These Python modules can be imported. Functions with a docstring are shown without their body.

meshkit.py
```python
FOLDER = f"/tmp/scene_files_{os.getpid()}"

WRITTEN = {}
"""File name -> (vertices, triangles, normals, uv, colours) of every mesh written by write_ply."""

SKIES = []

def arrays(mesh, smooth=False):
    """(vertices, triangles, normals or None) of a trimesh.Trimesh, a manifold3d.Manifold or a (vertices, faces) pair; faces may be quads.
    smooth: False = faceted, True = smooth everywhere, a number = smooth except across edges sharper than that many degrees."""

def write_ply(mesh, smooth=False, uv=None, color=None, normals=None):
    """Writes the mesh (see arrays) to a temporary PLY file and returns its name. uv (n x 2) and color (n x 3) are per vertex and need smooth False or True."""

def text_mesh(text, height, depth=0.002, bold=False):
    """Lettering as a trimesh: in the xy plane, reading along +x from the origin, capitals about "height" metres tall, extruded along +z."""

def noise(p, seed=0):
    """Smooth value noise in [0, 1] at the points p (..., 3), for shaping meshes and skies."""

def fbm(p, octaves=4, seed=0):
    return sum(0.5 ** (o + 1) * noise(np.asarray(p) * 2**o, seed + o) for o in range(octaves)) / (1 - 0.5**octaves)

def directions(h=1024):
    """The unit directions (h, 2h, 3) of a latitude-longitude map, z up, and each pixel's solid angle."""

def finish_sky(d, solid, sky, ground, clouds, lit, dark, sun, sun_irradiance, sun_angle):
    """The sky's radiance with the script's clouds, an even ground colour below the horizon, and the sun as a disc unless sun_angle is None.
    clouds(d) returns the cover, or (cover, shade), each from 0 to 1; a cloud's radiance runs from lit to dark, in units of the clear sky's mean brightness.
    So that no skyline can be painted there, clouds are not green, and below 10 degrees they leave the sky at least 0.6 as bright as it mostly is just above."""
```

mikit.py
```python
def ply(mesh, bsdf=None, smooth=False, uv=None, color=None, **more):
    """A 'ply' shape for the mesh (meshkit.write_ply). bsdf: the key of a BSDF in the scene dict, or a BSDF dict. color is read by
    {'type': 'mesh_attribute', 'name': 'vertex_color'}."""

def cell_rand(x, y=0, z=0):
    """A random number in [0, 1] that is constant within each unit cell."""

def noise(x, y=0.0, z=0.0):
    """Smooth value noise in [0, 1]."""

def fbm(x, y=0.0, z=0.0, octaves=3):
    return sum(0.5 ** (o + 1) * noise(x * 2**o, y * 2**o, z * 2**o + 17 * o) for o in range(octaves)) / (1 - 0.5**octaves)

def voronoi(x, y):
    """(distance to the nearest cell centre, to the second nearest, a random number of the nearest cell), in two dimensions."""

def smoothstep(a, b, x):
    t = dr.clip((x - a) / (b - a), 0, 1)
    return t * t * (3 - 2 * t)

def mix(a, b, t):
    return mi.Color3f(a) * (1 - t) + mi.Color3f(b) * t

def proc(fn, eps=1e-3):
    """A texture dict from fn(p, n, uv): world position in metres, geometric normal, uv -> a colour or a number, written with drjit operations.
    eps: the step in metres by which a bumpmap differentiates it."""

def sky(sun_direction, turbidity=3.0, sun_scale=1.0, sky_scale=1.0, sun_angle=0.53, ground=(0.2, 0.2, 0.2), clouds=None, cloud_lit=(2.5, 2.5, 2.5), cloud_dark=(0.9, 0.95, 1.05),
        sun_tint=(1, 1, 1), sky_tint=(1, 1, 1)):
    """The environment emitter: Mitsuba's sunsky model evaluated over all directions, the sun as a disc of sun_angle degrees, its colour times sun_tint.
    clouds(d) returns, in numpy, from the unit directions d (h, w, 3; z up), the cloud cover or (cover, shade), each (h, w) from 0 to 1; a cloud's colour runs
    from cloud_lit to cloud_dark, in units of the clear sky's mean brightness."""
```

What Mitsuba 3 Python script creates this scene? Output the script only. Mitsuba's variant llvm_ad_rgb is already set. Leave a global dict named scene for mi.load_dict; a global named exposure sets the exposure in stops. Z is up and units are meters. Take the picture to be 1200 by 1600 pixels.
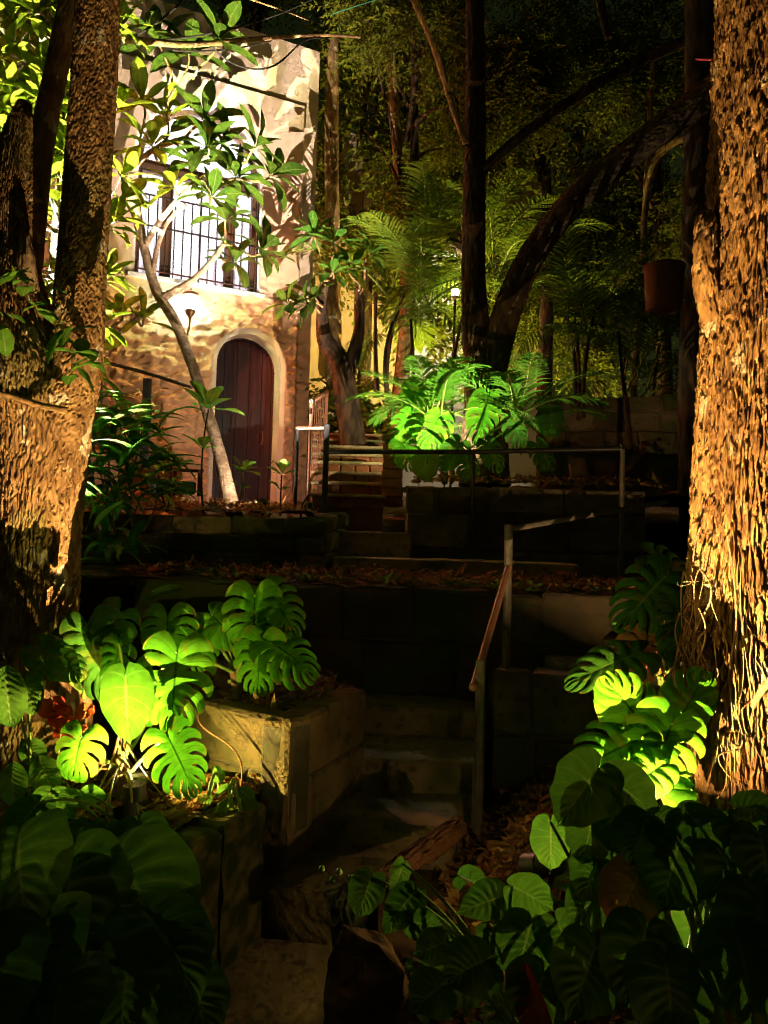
import math, numpy as np, trimesh, mitsuba as mi, mikit, meshkit, drjit as dr
import manifold3d as m3
from scipy.interpolate import CubicSpline, PchipInterpolator
from shapely.geometry import Polygon, Point, box as sbox
from shapely import affinity
from mikit import noise, fbm, smoothstep, mix, cell_rand, voronoi
T = mi.ScalarTransform4f
rad = math.radians

# ------------------------------------------------------------------ camera, sky, exposure
# the eye is the origin; y runs into the picture, z is up, metres
F = 1209.0                                   # focal length in photograph pixels (1200 x 1600)
PITCH, ROLL = rad(2.5), rad(1.6)
fwd = np.array([0, math.cos(PITCH), math.sin(PITCH)])
wup = np.array([0, -math.sin(PITCH), math.cos(PITCH)])
hor = np.array([1.0, 0, 0])
UP = math.cos(ROLL) * wup - math.sin(ROLL) * hor
RT = math.cos(ROLL) * hor + math.sin(ROLL) * wup
scene, labels = {}, {}
scene['camera'] = {'type': 'perspective', 'fov': 2 * math.degrees(math.atan(600 / F)), 'fov_axis': 'x', 'near_clip': 0.05, 'far_clip': 500.0,
                   'to_world': T().look_at(origin=[0, 0, 0], target=fwd.tolist(), up=UP.tolist())}
scene['sky'] = {**mikit.sky([0.3, -0.5, 0.6], turbidity=3, sun_scale=0.0, sky_scale=0.14, sky_tint=(1.3, 1.0, 0.15)), 'sampling_weight': 0.7}
exposure = 0.0


def px(x, y, Y):
    """The point seen at pixel (x, y) of the photograph, Y metres ahead."""
    d = fwd + (x - 600) / F * RT + (800 - y) / F * UP
    return d * (Y / d[1])


def pz(x, y, z):
    d = fwd + (x - 600) / F * RT + (800 - y) / F * UP
    return d * (z / d[2])


def pxl(pts):
    return np.array([px(*p) for p in pts])


# ------------------------------------------------------------------ names and labels
used = set()


def uniq(name):
    k, i = name, 0
    while k in used:
        i += 1
        k = f'{name}_{i:03d}'
    used.add(k)
    return k


def thing(name, label=None, cat=None, group=None, kind=None):
    k = uniq(name)
    d = {}
    if label: d['label'] = label
    if cat: d['category'] = cat
    if group: d['group'] = group
    if kind: d['kind'] = kind
    if d: labels[k] = d
    return k


def put(key, mesh, mat, smooth=30, uv=None, **more):
    scene[key] = mikit.ply(mesh, mat, smooth=smooth, uv=uv, **more)
    return key


def part(parent, name, mesh, mat, smooth=30, uv=None, label=None, kind=None, **more):
    k = uniq(parent + '__' + name)
    if label or kind:
        labels[k] = {a: b for a, b in (('label', label), ('kind', kind)) if b}
    return put(k, mesh, mat, smooth, uv, **more)


def struct(name, mesh, mat, smooth=30, uv=None):
    return put(thing(name, kind='structure'), mesh, mat, smooth, uv)


# ------------------------------------------------------------------ materials
def rgb(c): return {'type': 'rgb', 'value': list(c)}


def two(d): return {'type': 'twosided', 'bsdf': d}


def bumped(d, fn, scale, eps=2e-3): return {'type': 'bumpmap', 'arbitrary': mikit.proc(fn, eps), 'scale': scale, 'bsdf': d}


def diffuse(name, fn, rough=0.9, spec=0.2, bump=None, scale=0.01):
    d = {'type': 'principled', 'base_color': mikit.proc(fn) if callable(fn) else rgb(fn), 'roughness': rough, 'specular': spec}
    if bump: d = bumped(d, bump, scale)
    scene[name] = two(d)


def leafmat(name, c0, c1, vein, rough=0.38, trans=0.9, laterals=9.0, spots=0.0):
    def col(p, n, uv):
        u, v = uv.x, dr.abs(uv.y - 0.5) * 2
        t = fbm(p.x * 9, p.y * 9, p.z * 9, 2)
        c = mix(c0, c1, smoothstep(0.25, 0.75, t))
        mid = 1 - smoothstep(0.015, 0.07, v)
        w = u * laterals - v * 2.2
        fr = dr.abs(w - dr.floor(w) - 0.5)
        lat = (1 - smoothstep(0.02, 0.09, fr)) * 0.45 * (1 - v * 0.6)
        c = mix(c, vein, dr.clip(mid * 0.85 + lat, 0, 1))
        c = c * (0.75 + 0.5 * fbm(p.x * 50, p.y * 50, p.z * 50, 3))
        if spots:
            s = smoothstep(0.70, 0.76, fbm(p.x * 38 + 7, p.y * 38, p.z * 38, 2))
            c = mix(c, (0.10, 0.06, 0.02), s * spots)
        return c
    scene[name] = {'type': 'principledthin', 'base_color': mikit.proc(col), 'roughness': rough, 'diff_trans': trans, 'spec_trans': 0.0, 'eta': 1.45}


def monsteramat(name, c0, c1, vein, rough=0.27, trans=0.85):
    def col(p, n, uv):
        t = fbm(p.x * 7, p.y * 7, p.z * 7, 2)
        c = mix(c0, c1, smoothstep(0.25, 0.75, t))
        mid = 1 - smoothstep(0.01, 0.05, uv.x)
        lat = (1 - smoothstep(0.015, 0.06, dr.abs(uv.y - 0.5))) * 0.6 * (1 - uv.x * 0.5)
        fine = (1 - smoothstep(0.0, 0.05, dr.abs(dr.abs(uv.y - 0.5) - 0.25))) * 0.12
        c = mix(c, vein, dr.clip(mid + lat + fine, 0, 1))
        c = c * (0.72 + 0.56 * fbm(p.x * 45, p.y * 45, p.z * 45, 3))
        old = smoothstep(0.60, 0.72, fbm(p.x * 16 + 3, p.y * 16, p.z * 16, 3)) * 0.35 + smoothstep(0.93, 1.0, uv.x) * smoothstep(0.45, 0.6, fbm(p.x * 21, p.y * 21, p.z * 21, 2))
        return mix(c, (0.20, 0.17, 0.02), dr.clip(old, 0, 1))
    scene[name] = {'type': 'principledthin', 'base_color': mikit.proc(col), 'roughness': rough, 'diff_trans': trans, 'spec_trans': 0.0, 'eta': 1.45}


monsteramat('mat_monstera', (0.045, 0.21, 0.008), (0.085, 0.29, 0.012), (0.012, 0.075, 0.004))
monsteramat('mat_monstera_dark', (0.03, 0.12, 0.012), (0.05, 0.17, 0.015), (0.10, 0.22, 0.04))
leafmat('mat_leaf_whole', (0.022, 0.105, 0.005), (0.045, 0.155, 0.008), (0.12, 0.25, 0.03), rough=0.33, laterals=7)
leafmat('mat_leaf_frangipani', (0.022, 0.055, 0.007), (0.045, 0.085, 0.009), (0.11, 0.14, 0.03), rough=0.42, laterals=14, spots=0.5)
leafmat('mat_leaf_yellow', (0.12, 0.20, 0.012), (0.19, 0.26, 0.016), (0.28, 0.33, 0.06), rough=0.42, laterals=12, spots=0.6)
leafmat('mat_leaf_shrub', (0.035, 0.115, 0.014), (0.065, 0.165, 0.018), (0.14, 0.25, 0.05), rough=0.3, laterals=8)
leafmat('mat_leaf_sapling', (0.07, 0.21, 0.022), (0.12, 0.28, 0.03), (0.28, 0.38, 0.12), rough=0.33, laterals=10)
leafmat('mat_leaf_strap', (0.05, 0.17, 0.025), (0.085, 0.23, 0.035), (0.14, 0.28, 0.06), rough=0.34, laterals=0.0)
leafmat('mat_leaf_palm', (0.075, 0.15, 0.012), (0.14, 0.20, 0.016), (0.2, 0.26, 0.04), rough=0.36, laterals=0.0, trans=0.8)
leafmat('mat_leaf_palm_green', (0.045, 0.17, 0.014), (0.08, 0.23, 0.02), (0.16, 0.3, 0.05), rough=0.33, laterals=0.0, trans=0.8)
leafmat('mat_leaf_canopy', (0.08, 0.115, 0.010), (0.15, 0.16, 0.014), (0.16, 0.18, 0.04), rough=0.42, laterals=0.0, trans=0.8)
leafmat('mat_leaf_brown', (0.26, 0.13, 0.045), (0.36, 0.20, 0.07), (0.42, 0.27, 0.10), rough=0.55, trans=0.7, laterals=7)
leafmat('mat_leaf_red', (0.32, 0.035, 0.012), (0.42, 0.07, 0.02), (0.42, 0.12, 0.05), rough=0.45, trans=0.9, laterals=7)


def litter_col(p, n, uv):
    r = cell_rand(dr.floor(p.x * 22), dr.floor(p.y * 22), dr.floor(p.z * 30))
    c = mix((0.14, 0.07, 0.025), (0.36, 0.22, 0.075), r)
    return mix(c, (0.05, 0.028, 0.012), smoothstep(0.55, 0.8, fbm(p.x * 6, p.y * 6, p.z * 6, 2)))


scene['mat_litter'] = {'type': 'principledthin', 'base_color': mikit.proc(litter_col), 'roughness': 0.6, 'diff_trans': 0.5, 'spec_trans': 0.0}


def soil_col(p, n, uv):
    t = fbm(p.x * 11, p.y * 11, p.z * 11, 4)
    return mix((0.032, 0.020, 0.011), (0.12, 0.075, 0.035), smoothstep(0.3, 0.75, t))


diffuse('mat_soil', soil_col, 0.95, 0.1, lambda p, n, uv: fbm(p.x * 40, p.y * 40, p.z * 40, 3), 0.02)


def bark_right_col(p, n, uv):
    t = fbm(p.x * 30, p.y * 30, p.z * 10, 3)
    c = mix((0.12, 0.06, 0.02), (0.31, 0.175, 0.06), smoothstep(0.3, 0.7, t))
    return mix(c, (0.52, 0.40, 0.24), smoothstep(0.66, 0.74, fbm(p.x * 14 + 3, p.y * 14, p.z * 7, 3)) * 0.7)


def bark_left_col(p, n, uv):
    t = fbm(p.x * 34, p.y * 34, p.z * 12, 3)
    c = mix((0.15, 0.085, 0.035), (0.31, 0.195, 0.085), smoothstep(0.3, 0.7, t))
    c = mix(c, (0.17, 0.17, 0.05), smoothstep(0.5, 0.7, fbm(p.x * 5, p.y * 5, p.z * 3 + 9, 2)) * 0.5)
    return mix(c, (0.50, 0.44, 0.33), smoothstep(0.67, 0.72, fbm(p.x * 17 + 3, p.y * 17, p.z * 11, 3)) * 0.9)


def bark_dark_col(p, n, uv):
    t = fbm(p.x * 24, p.y * 24, p.z * 6, 3)
    return mix((0.022, 0.014, 0.009), (0.065, 0.040, 0.022), smoothstep(0.3, 0.7, t))


def bark_pale_col(p, n, uv):
    t = fbm(p.x * 20, p.y * 20, p.z * 14, 3)
    c = mix((0.22, 0.145, 0.085), (0.40, 0.30, 0.20), smoothstep(0.3, 0.7, t))
    return mix(c, (0.12, 0.075, 0.04), smoothstep(0.58, 0.7, fbm(p.x * 40, p.y * 40, p.z * 60, 2)) * 0.6)


fine = lambda p, n, uv: fbm(p.x * 70, p.y * 70, p.z * 26, 3)
diffuse('mat_bark_right', bark_right_col, 0.85, 0.25, lambda p, n, uv: fbm(p.x * 150, p.y * 150, p.z * 50, 3), 0.009)
diffuse('mat_bark_left', bark_left_col, 0.85, 0.25, lambda p, n, uv: fbm(p.x * 150, p.y * 150, p.z * 60, 3), 0.009)
diffuse('mat_bark_dark', bark_dark_col, 0.9, 0.15, fine, 0.015)
diffuse('mat_bark_pale', bark_pale_col, 0.75, 0.25, fine, 0.008)
diffuse('mat_root', lambda p, n, uv: mix((0.15, 0.075, 0.035), (0.34, 0.20, 0.10), fbm(p.x * 25, p.y * 25, p.z * 25, 2)), 0.8, 0.2)
diffuse('mat_stem_green', lambda p, n, uv: mix((0.10, 0.20, 0.025), (0.22, 0.30, 0.05), fbm(p.x * 14, p.y * 14, p.z * 14, 2)), 0.45, 0.4)


def stone_fn(c0, c1, moss, seed):
    def f(p, n, uv):
        t = fbm(p.x * 5 + seed, p.y * 5, p.z * 5, 3)
        c = mix(c0, c1, smoothstep(0.25, 0.75, t))
        c = mix(c, (0.05, 0.04, 0.03), smoothstep(0.55, 0.75, fbm(p.x * 23, p.y * 23 + seed, p.z * 23, 3)) * 0.55)
        return mix(c, (0.045, 0.075, 0.012), smoothstep(0.5, 0.68, fbm(p.x * 3.1 + seed, p.y * 3.1, p.z * 3.1 + 5, 3)) * moss)
    return f


rocky = lambda p, n, uv: fbm(p.x * 30, p.y * 30, p.z * 30, 4)
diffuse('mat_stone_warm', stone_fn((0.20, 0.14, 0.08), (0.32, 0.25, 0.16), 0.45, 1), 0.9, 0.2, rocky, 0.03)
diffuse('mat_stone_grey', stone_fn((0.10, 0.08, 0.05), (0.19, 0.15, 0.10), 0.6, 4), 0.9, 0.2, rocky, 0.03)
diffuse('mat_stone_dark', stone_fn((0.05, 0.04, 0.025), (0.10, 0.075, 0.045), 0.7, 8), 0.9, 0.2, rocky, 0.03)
diffuse('mat_step', stone_fn((0.20, 0.16, 0.08), (0.32, 0.25, 0.13), 0.7, 12), 0.85, 0.25, rocky, 0.02)
diffuse('mat_mortar', stone_fn((0.09, 0.075, 0.05), (0.14, 0.115, 0.08), 0.5, 2), 0.95, 0.1, rocky, 0.03)
diffuse('mat_block', stone_fn((0.16, 0.11, 0.05), (0.27, 0.20, 0.10), 0.45, 6), 0.92, 0.15, lambda p, n, uv: fbm(p.x * 70, p.y * 70, p.z * 70, 4), 0.035)
diffuse('mat_moss', lambda p, n, uv: mix((0.035, 0.05, 0.009), (0.14, 0.12, 0.045), smoothstep(0.35, 0.7, fbm(p.x * 16, p.y * 16, p.z * 16, 4))), 0.95, 0.1,
        lambda p, n, uv: fbm(p.x * 60, p.y * 60, p.z * 60, 4), 0.03)
diffuse('mat_brick', lambda p, n, uv: mix((0.19, 0.06, 0.025), (0.34, 0.13, 0.05), fbm(p.x * 18, p.y * 18, p.z * 18, 3)), 0.9, 0.15, rocky, 0.03)
diffuse('mat_brick_dark', lambda p, n, uv: mix((0.12, 0.05, 0.025), (0.22, 0.10, 0.045), fbm(p.x * 18, p.y * 18, p.z * 18, 3)), 0.9, 0.15, rocky, 0.03)
ZS = 3.0                                      # height of the window sill: rough render below, smooth plaster above


def plaster_col(p, n, uv):
    c = mix((0.60, 0.47, 0.34), (0.68, 0.55, 0.42), fbm(p.x * 2.2, p.y * 2.2, p.z * 1.2, 3))
    streak = smoothstep(0.5, 0.78, fbm(p.x * 5.5, p.y * 5.5, p.z * 0.7, 3)) * smoothstep(4.6, 6.3, p.z)
    c = mix(c, (0.30, 0.25, 0.08), streak * 0.8)
    c = mix(c, (0.42, 0.34, 0.23), smoothstep(0.55, 0.75, fbm(p.x * 9, p.y * 9, p.z * 5, 4)) * 0.45)
    low = 1 - smoothstep(2.7, 3.2, p.z + 0.4 * (fbm(p.x * 3, p.y * 3, p.z * 3, 2) - 0.5))
    return mix(c, mix((0.50, 0.25, 0.12), (0.62, 0.36, 0.20), fbm(p.x * 4, p.y * 4, p.z * 4, 3)), low * 0.9)


diffuse('mat_plaster', plaster_col, 0.93, 0.1, lambda p, n, uv: fbm(p.x * 26, p.y * 26, p.z * 26, 4), 0.012)
diffuse('mat_plaster_trim', lambda p, n, uv: mix((0.66, 0.55, 0.42), (0.76, 0.66, 0.53), fbm(p.x * 8, p.y * 8, p.z * 8, 3)), 0.9, 0.15, rocky, 0.006)
diffuse('mat_white_trim', (0.74, 0.72, 0.70), 0.7, 0.3)
diffuse('mat_pale_wall', lambda p, n, uv: mix((0.52, 0.38, 0.27), (0.62, 0.48, 0.35), fbm(p.x * 1.5, p.y * 1.5, p.z * 0.8, 3)), 0.93, 0.1)
diffuse('mat_curtain', lambda p, n, uv: mix((0.70, 0.69, 0.74), (0.80, 0.79, 0.83), fbm(p.x * 4, p.y * 4, p.z * 0.3, 2)), 0.95, 0.1)


def door_col(p, n, uv):
    g = fbm(p.x * 45, p.y * 45, p.z * 1.6, 4)
    return mix((0.008, 0.0035, 0.009), (0.018, 0.007, 0.016), smoothstep(0.3, 0.7, g))


diffuse('mat_door', door_col, 0.4, 0.5, lambda p, n, uv: fbm(p.x * 60, p.y * 60, p.z * 2, 3), 0.004)
diffuse('mat_wood_dark', lambda p, n, uv: mix((0.045, 0.025, 0.015), (0.10, 0.06, 0.035), fbm(p.x * 20, p.y * 20, p.z * 3, 3)), 0.5, 0.4)
diffuse('mat_log', lambda p, n, uv: mix((0.05, 0.022, 0.010), (0.13, 0.055, 0.024), fbm(p.x * 12, p.y * 30, p.z * 30, 3)), 0.8, 0.2, rocky, 0.02)
scene['mat_iron'] = two({'type': 'principled', 'base_color': rgb((0.012, 0.012, 0.013)), 'roughness': 0.45, 'specular': 0.5})
scene['mat_rail_steel'] = two({'type': 'principled', 'base_color': mikit.proc(lambda p, n, uv: mix((0.07, 0.06, 0.05), (0.15, 0.13, 0.11), fbm(p.x * 30, p.y * 30, p.z * 30, 3))), 'roughness': 0.42, 'metallic': 0.35})
scene['mat_rail_brown'] = two({'type': 'principled', 'base_color': mikit.proc(lambda p, n, uv: mix((0.20, 0.085, 0.055), (0.28, 0.13, 0.085), fbm(p.x * 30, p.y * 30, p.z * 30, 3))), 'roughness': 0.45, 'specular': 0.5})
scene['mat_bronze'] = two({'type': 'principled', 'base_color': rgb((0.20, 0.12, 0.06)), 'roughness': 0.4, 'metallic': 0.8})
scene['mat_cable'] = two({'type': 'principled', 'base_color': rgb((0.02, 0.018, 0.016)), 'roughness': 0.6})
scene['mat_rope_green'] = two({'type': 'principled', 'base_color': rgb((0.015, 0.10, 0.05)), 'roughness': 0.7})
scene['mat_cord_red'] = two({'type': 'principled', 'base_color': rgb((0.45, 0.04, 0.05)), 'roughness': 0.7})
scene['mat_teal'] = two({'type': 'principled', 'base_color': rgb((0.03, 0.16, 0.13)), 'roughness': 0.5})
diffuse('mat_terracotta', lambda p, n, uv: mix((0.045, 0.014, 0.007), (0.10, 0.034, 0.016), fbm(p.x * 14, p.y * 14, p.z * 8, 3)), 0.85, 0.2)
scene['mat_sheer'] = {'type': 'principledthin', 'base_color': rgb((0.86, 0.86, 0.9)), 'roughness': 0.8, 'diff_trans': 1.3, 'spec_trans': 0.0}
scene['mat_pane'] = {'type': 'thindielectric'}
scene['mat_frosted'] = two({'type': 'principled', 'base_color': rgb((0.8, 0.7, 0.55)), 'roughness': 0.3})

# ------------------------------------------------------------------ mesh helpers
def TM(v, f): return trimesh.Trimesh(np.asarray(v, float), np.asarray(f), process=False)


def cat(ms): return trimesh.util.concatenate(ms)


def unit(v):
    v = np.asarray(v, float)
    return v / (np.linalg.norm(v, axis=-1, keepdims=True) + 1e-12)


def spline(pts, n):
    pts = np.asarray(pts, float)
    if len(pts) == 2:
        return pts[0] + np.linspace(0, 1, n)[:, None] * (pts[1] - pts[0])
    s = np.r_[0, np.cumsum(np.linalg.norm(np.diff(pts[:, :3], axis=0), axis=1) + 1e-9)]
    return PchipInterpolator(s / s[-1], pts)(np.linspace(0, 1, n)) if pts.shape[1] > 3 else CubicSpline(s / s[-1], pts)(np.linspace(0, 1, n))


def grid_faces(nr, nc, wrap=False):
    c = nc if wrap else nc - 1
    i, j = np.meshgrid(np.arange(nr - 1), np.arange(c), indexing='ij')
    a, b = i * nc + j, i * nc + (j + 1) % nc
    d, e = a + nc, b + nc
    return np.vstack([np.stack([a, b, e], -1).reshape(-1, 3), np.stack([a, e, d], -1).reshape(-1, 3)])


def frames(p):
    t = unit(np.gradient(p, axis=0))
    a = np.zeros_like(p)
    h = np.array([1.0, 0, 0]) if abs(t[0][0]) < 0.9 else np.array([0, 1.0, 0])
    a[0] = unit(np.cross(t[0], h))
    for i in range(1, len(p)):
        v = a[i - 1] - t[i] * (a[i - 1] @ t[i])
        a[i] = v / np.linalg.norm(v)
    return t, a, np.cross(t, a)


def tube(p, r, sides=8, disp=None, caps=True):
    """A tapered tube along the points p; disp(theta, s) adds to the radius."""
    p = np.asarray(p, float)
    r = np.broadcast_to(np.asarray(r, float), (len(p),))
    t, a, b = frames(p)
    th = np.arange(sides) * 2 * np.pi / sides
    rr = np.repeat(r[:, None], sides, 1)
    if disp is not None:
        s = np.r_[0, np.cumsum(np.linalg.norm(np.diff(p, axis=0), axis=1))]
        rr = rr + disp(np.repeat(th[None], len(p), 0), np.repeat(s[:, None], sides, 1), rr)
    v = p[:, None] + rr[..., None] * (np.cos(th)[None, :, None] * a[:, None] + np.sin(th)[None, :, None] * b[:, None])
    v, f = v.reshape(-1, 3), grid_faces(len(p), sides, True)
    f = f[:, ::-1] if np.dot(np.cross(a[0], b[0]), t[0]) < 0 else f
    if caps:
        n = len(v)
        v = np.vstack([v, p[0], p[-1]])
        j = np.arange(sides)
        f = np.vstack([f, np.stack([j * 0 + n, (j + 1) % sides, j], 1), np.stack([j * 0 + n + 1, (len(p) - 1) * sides + j, (len(p) - 1) * sides + (j + 1) % sides], 1)])
    return TM(v, f)


def stick(p0, p1, r, sides=10, r1=None): return tube(np.array([p0, p1]), np.array([r, r if r1 is None else r1]), sides)


def lathe(prof, at, sides=24):
    prof = np.asarray(prof, float)
    th = np.arange(sides) * 2 * np.pi / sides
    v = np.stack([prof[:, :1] * np.cos(th), prof[:, :1] * np.sin(th), np.repeat(prof[:, 1:], sides, 1)], -1).reshape(-1, 3) + np.asarray(at)
    return TM(v, grid_faces(len(prof), sides, True))


def box(c, size, rot=0.0, bevel=0.0):
    """A box about c, turned by rot about z, its edges chamfered."""
    h = np.asarray(size, float) / 2
    if bevel:
        pts = []
        for k in range(3):
            e = h - bevel
            e[k] = h[k]
            pts += [np.array([x, y, z]) * e for x in (-1, 1) for y in (-1, 1) for z in (-1, 1)]
        m = trimesh.convex.convex_hull(np.array(pts))
        v, f = np.array(m.vertices), np.array(m.faces)
    else:
        m = trimesh.creation.box(size)
        v, f = np.array(m.vertices), np.array(m.faces)
    c_, s_ = math.cos(rot), math.sin(rot)
    return TM(v @ np.array([[c_, s_, 0], [-s_, c_, 0], [0, 0, 1]]) + np.asarray(c), f)


def rough_block(size, rng, jit=0.012, bevel=0.012):
    """An uneven stone about the origin, about 40 triangles."""
    h = np.asarray(size, float) / 2
    b = min(bevel, h.min() * 0.6)
    pts = []
    for x in (-1, 1):
        for y in (-1, 1):
            for z in (-1, 1):
                c = np.array([x, y, z]) * h + rng.uniform(-jit, jit, 3) * np.minimum(1, h / 0.06)
                for k in range(3):
                    o = -np.array([x, y, z]) * b * rng.uniform(0.6, 1.6)
                    o[k] = 0
                    pts.append(c + o)
    m = trimesh.convex.convex_hull(np.array(pts))
    return np.array(m.vertices), np.array(m.faces)


def prism(poly, z0, z1, bevel=0.03, jit=0.0, seed=0, size=0.06):
    """A convex plan from z0 to z1 with rounded upper arrises and worn faces."""
    P = Polygon(poly)
    pts = [(*q, z0) for q in list(P.exterior.coords)[:-1]]
    for k in range(4):
        a = k / 3 * math.pi / 2
        Q = P.buffer(-bevel * (1 - math.cos(a)) - 1e-6, join_style=2)
        pts += [(*q, z1 - bevel + bevel * math.sin(a)) for q in list(Q.exterior.coords)[:-1]]
    m = trimesh.convex.convex_hull(np.array(pts))
    v, f = trimesh.remesh.subdivide_to_size(m.vertices, m.faces, size)
    m = trimesh.Trimesh(v, f, process=True)
    v = np.array(m.vertices)
    if jit:
        d = np.stack([meshkit.fbm(v * 9 + seed * 7.3 + k * 31, 3, seed) - 0.5 for k in range(3)], -1)
        v = v + d * jit * 2
    return TM(v, m.faces)


def sheet(x0, x1, y0, y1, step, zf):
    xs, ys = np.arange(x0, x1 + step / 2, step), np.arange(y0, y1 + step / 2, step)
    X, Y = np.meshgrid(xs, ys)
    v = np.stack([X, Y, zf(X, Y)], -1).reshape(-1, 3)
    return TM(v, grid_faces(len(ys), len(xs)))


def patch(corners, nu, nv, amp=0.02, freq=7.0, seed=0):
    """A bumpy soil patch between four corner points."""
    a, b, c, d = (np.asarray(q, float) for q in corners)
    u, w = np.meshgrid(np.linspace(0, 1, nu), np.linspace(0, 1, nv))
    u, w = u[..., None], w[..., None]
    p = (a * (1 - u) + b * u) * (1 - w) + (d * (1 - u) + c * u) * w
    p = p.reshape(-1, 3)
    p[:, 2] += amp * 2 * (meshkit.fbm(np.c_[p[:, :2] * freq, p[:, 0] * 0], 3, seed) - 0.5)
    return TM(p, grid_faces(nv, nu))


# ------------------------------------------------------------------ leaves
def halfwidth(u, shape):
    if shape == 'ellipse': return np.sin(np.pi * np.clip(u, 0, 1)) ** 0.75
    if shape == 'obovate': return np.sin(np.pi * np.clip(u, 0, 1) ** 1.35) ** 0.8
    if shape == 'lance': return np.sin(np.pi * np.clip(u, 0, 1) ** 0.75) ** 0.9
    if shape == 'strap': return np.minimum(1, u * 6) ** 0.6 * np.clip(1 - u, 0, 1) ** 0.55
    if shape == 'heart': return np.sin(np.pi * (0.18 + 0.82 * np.clip(u, 0, 1)) ** 0.72) ** 0.7
    raise ValueError(shape)


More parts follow.
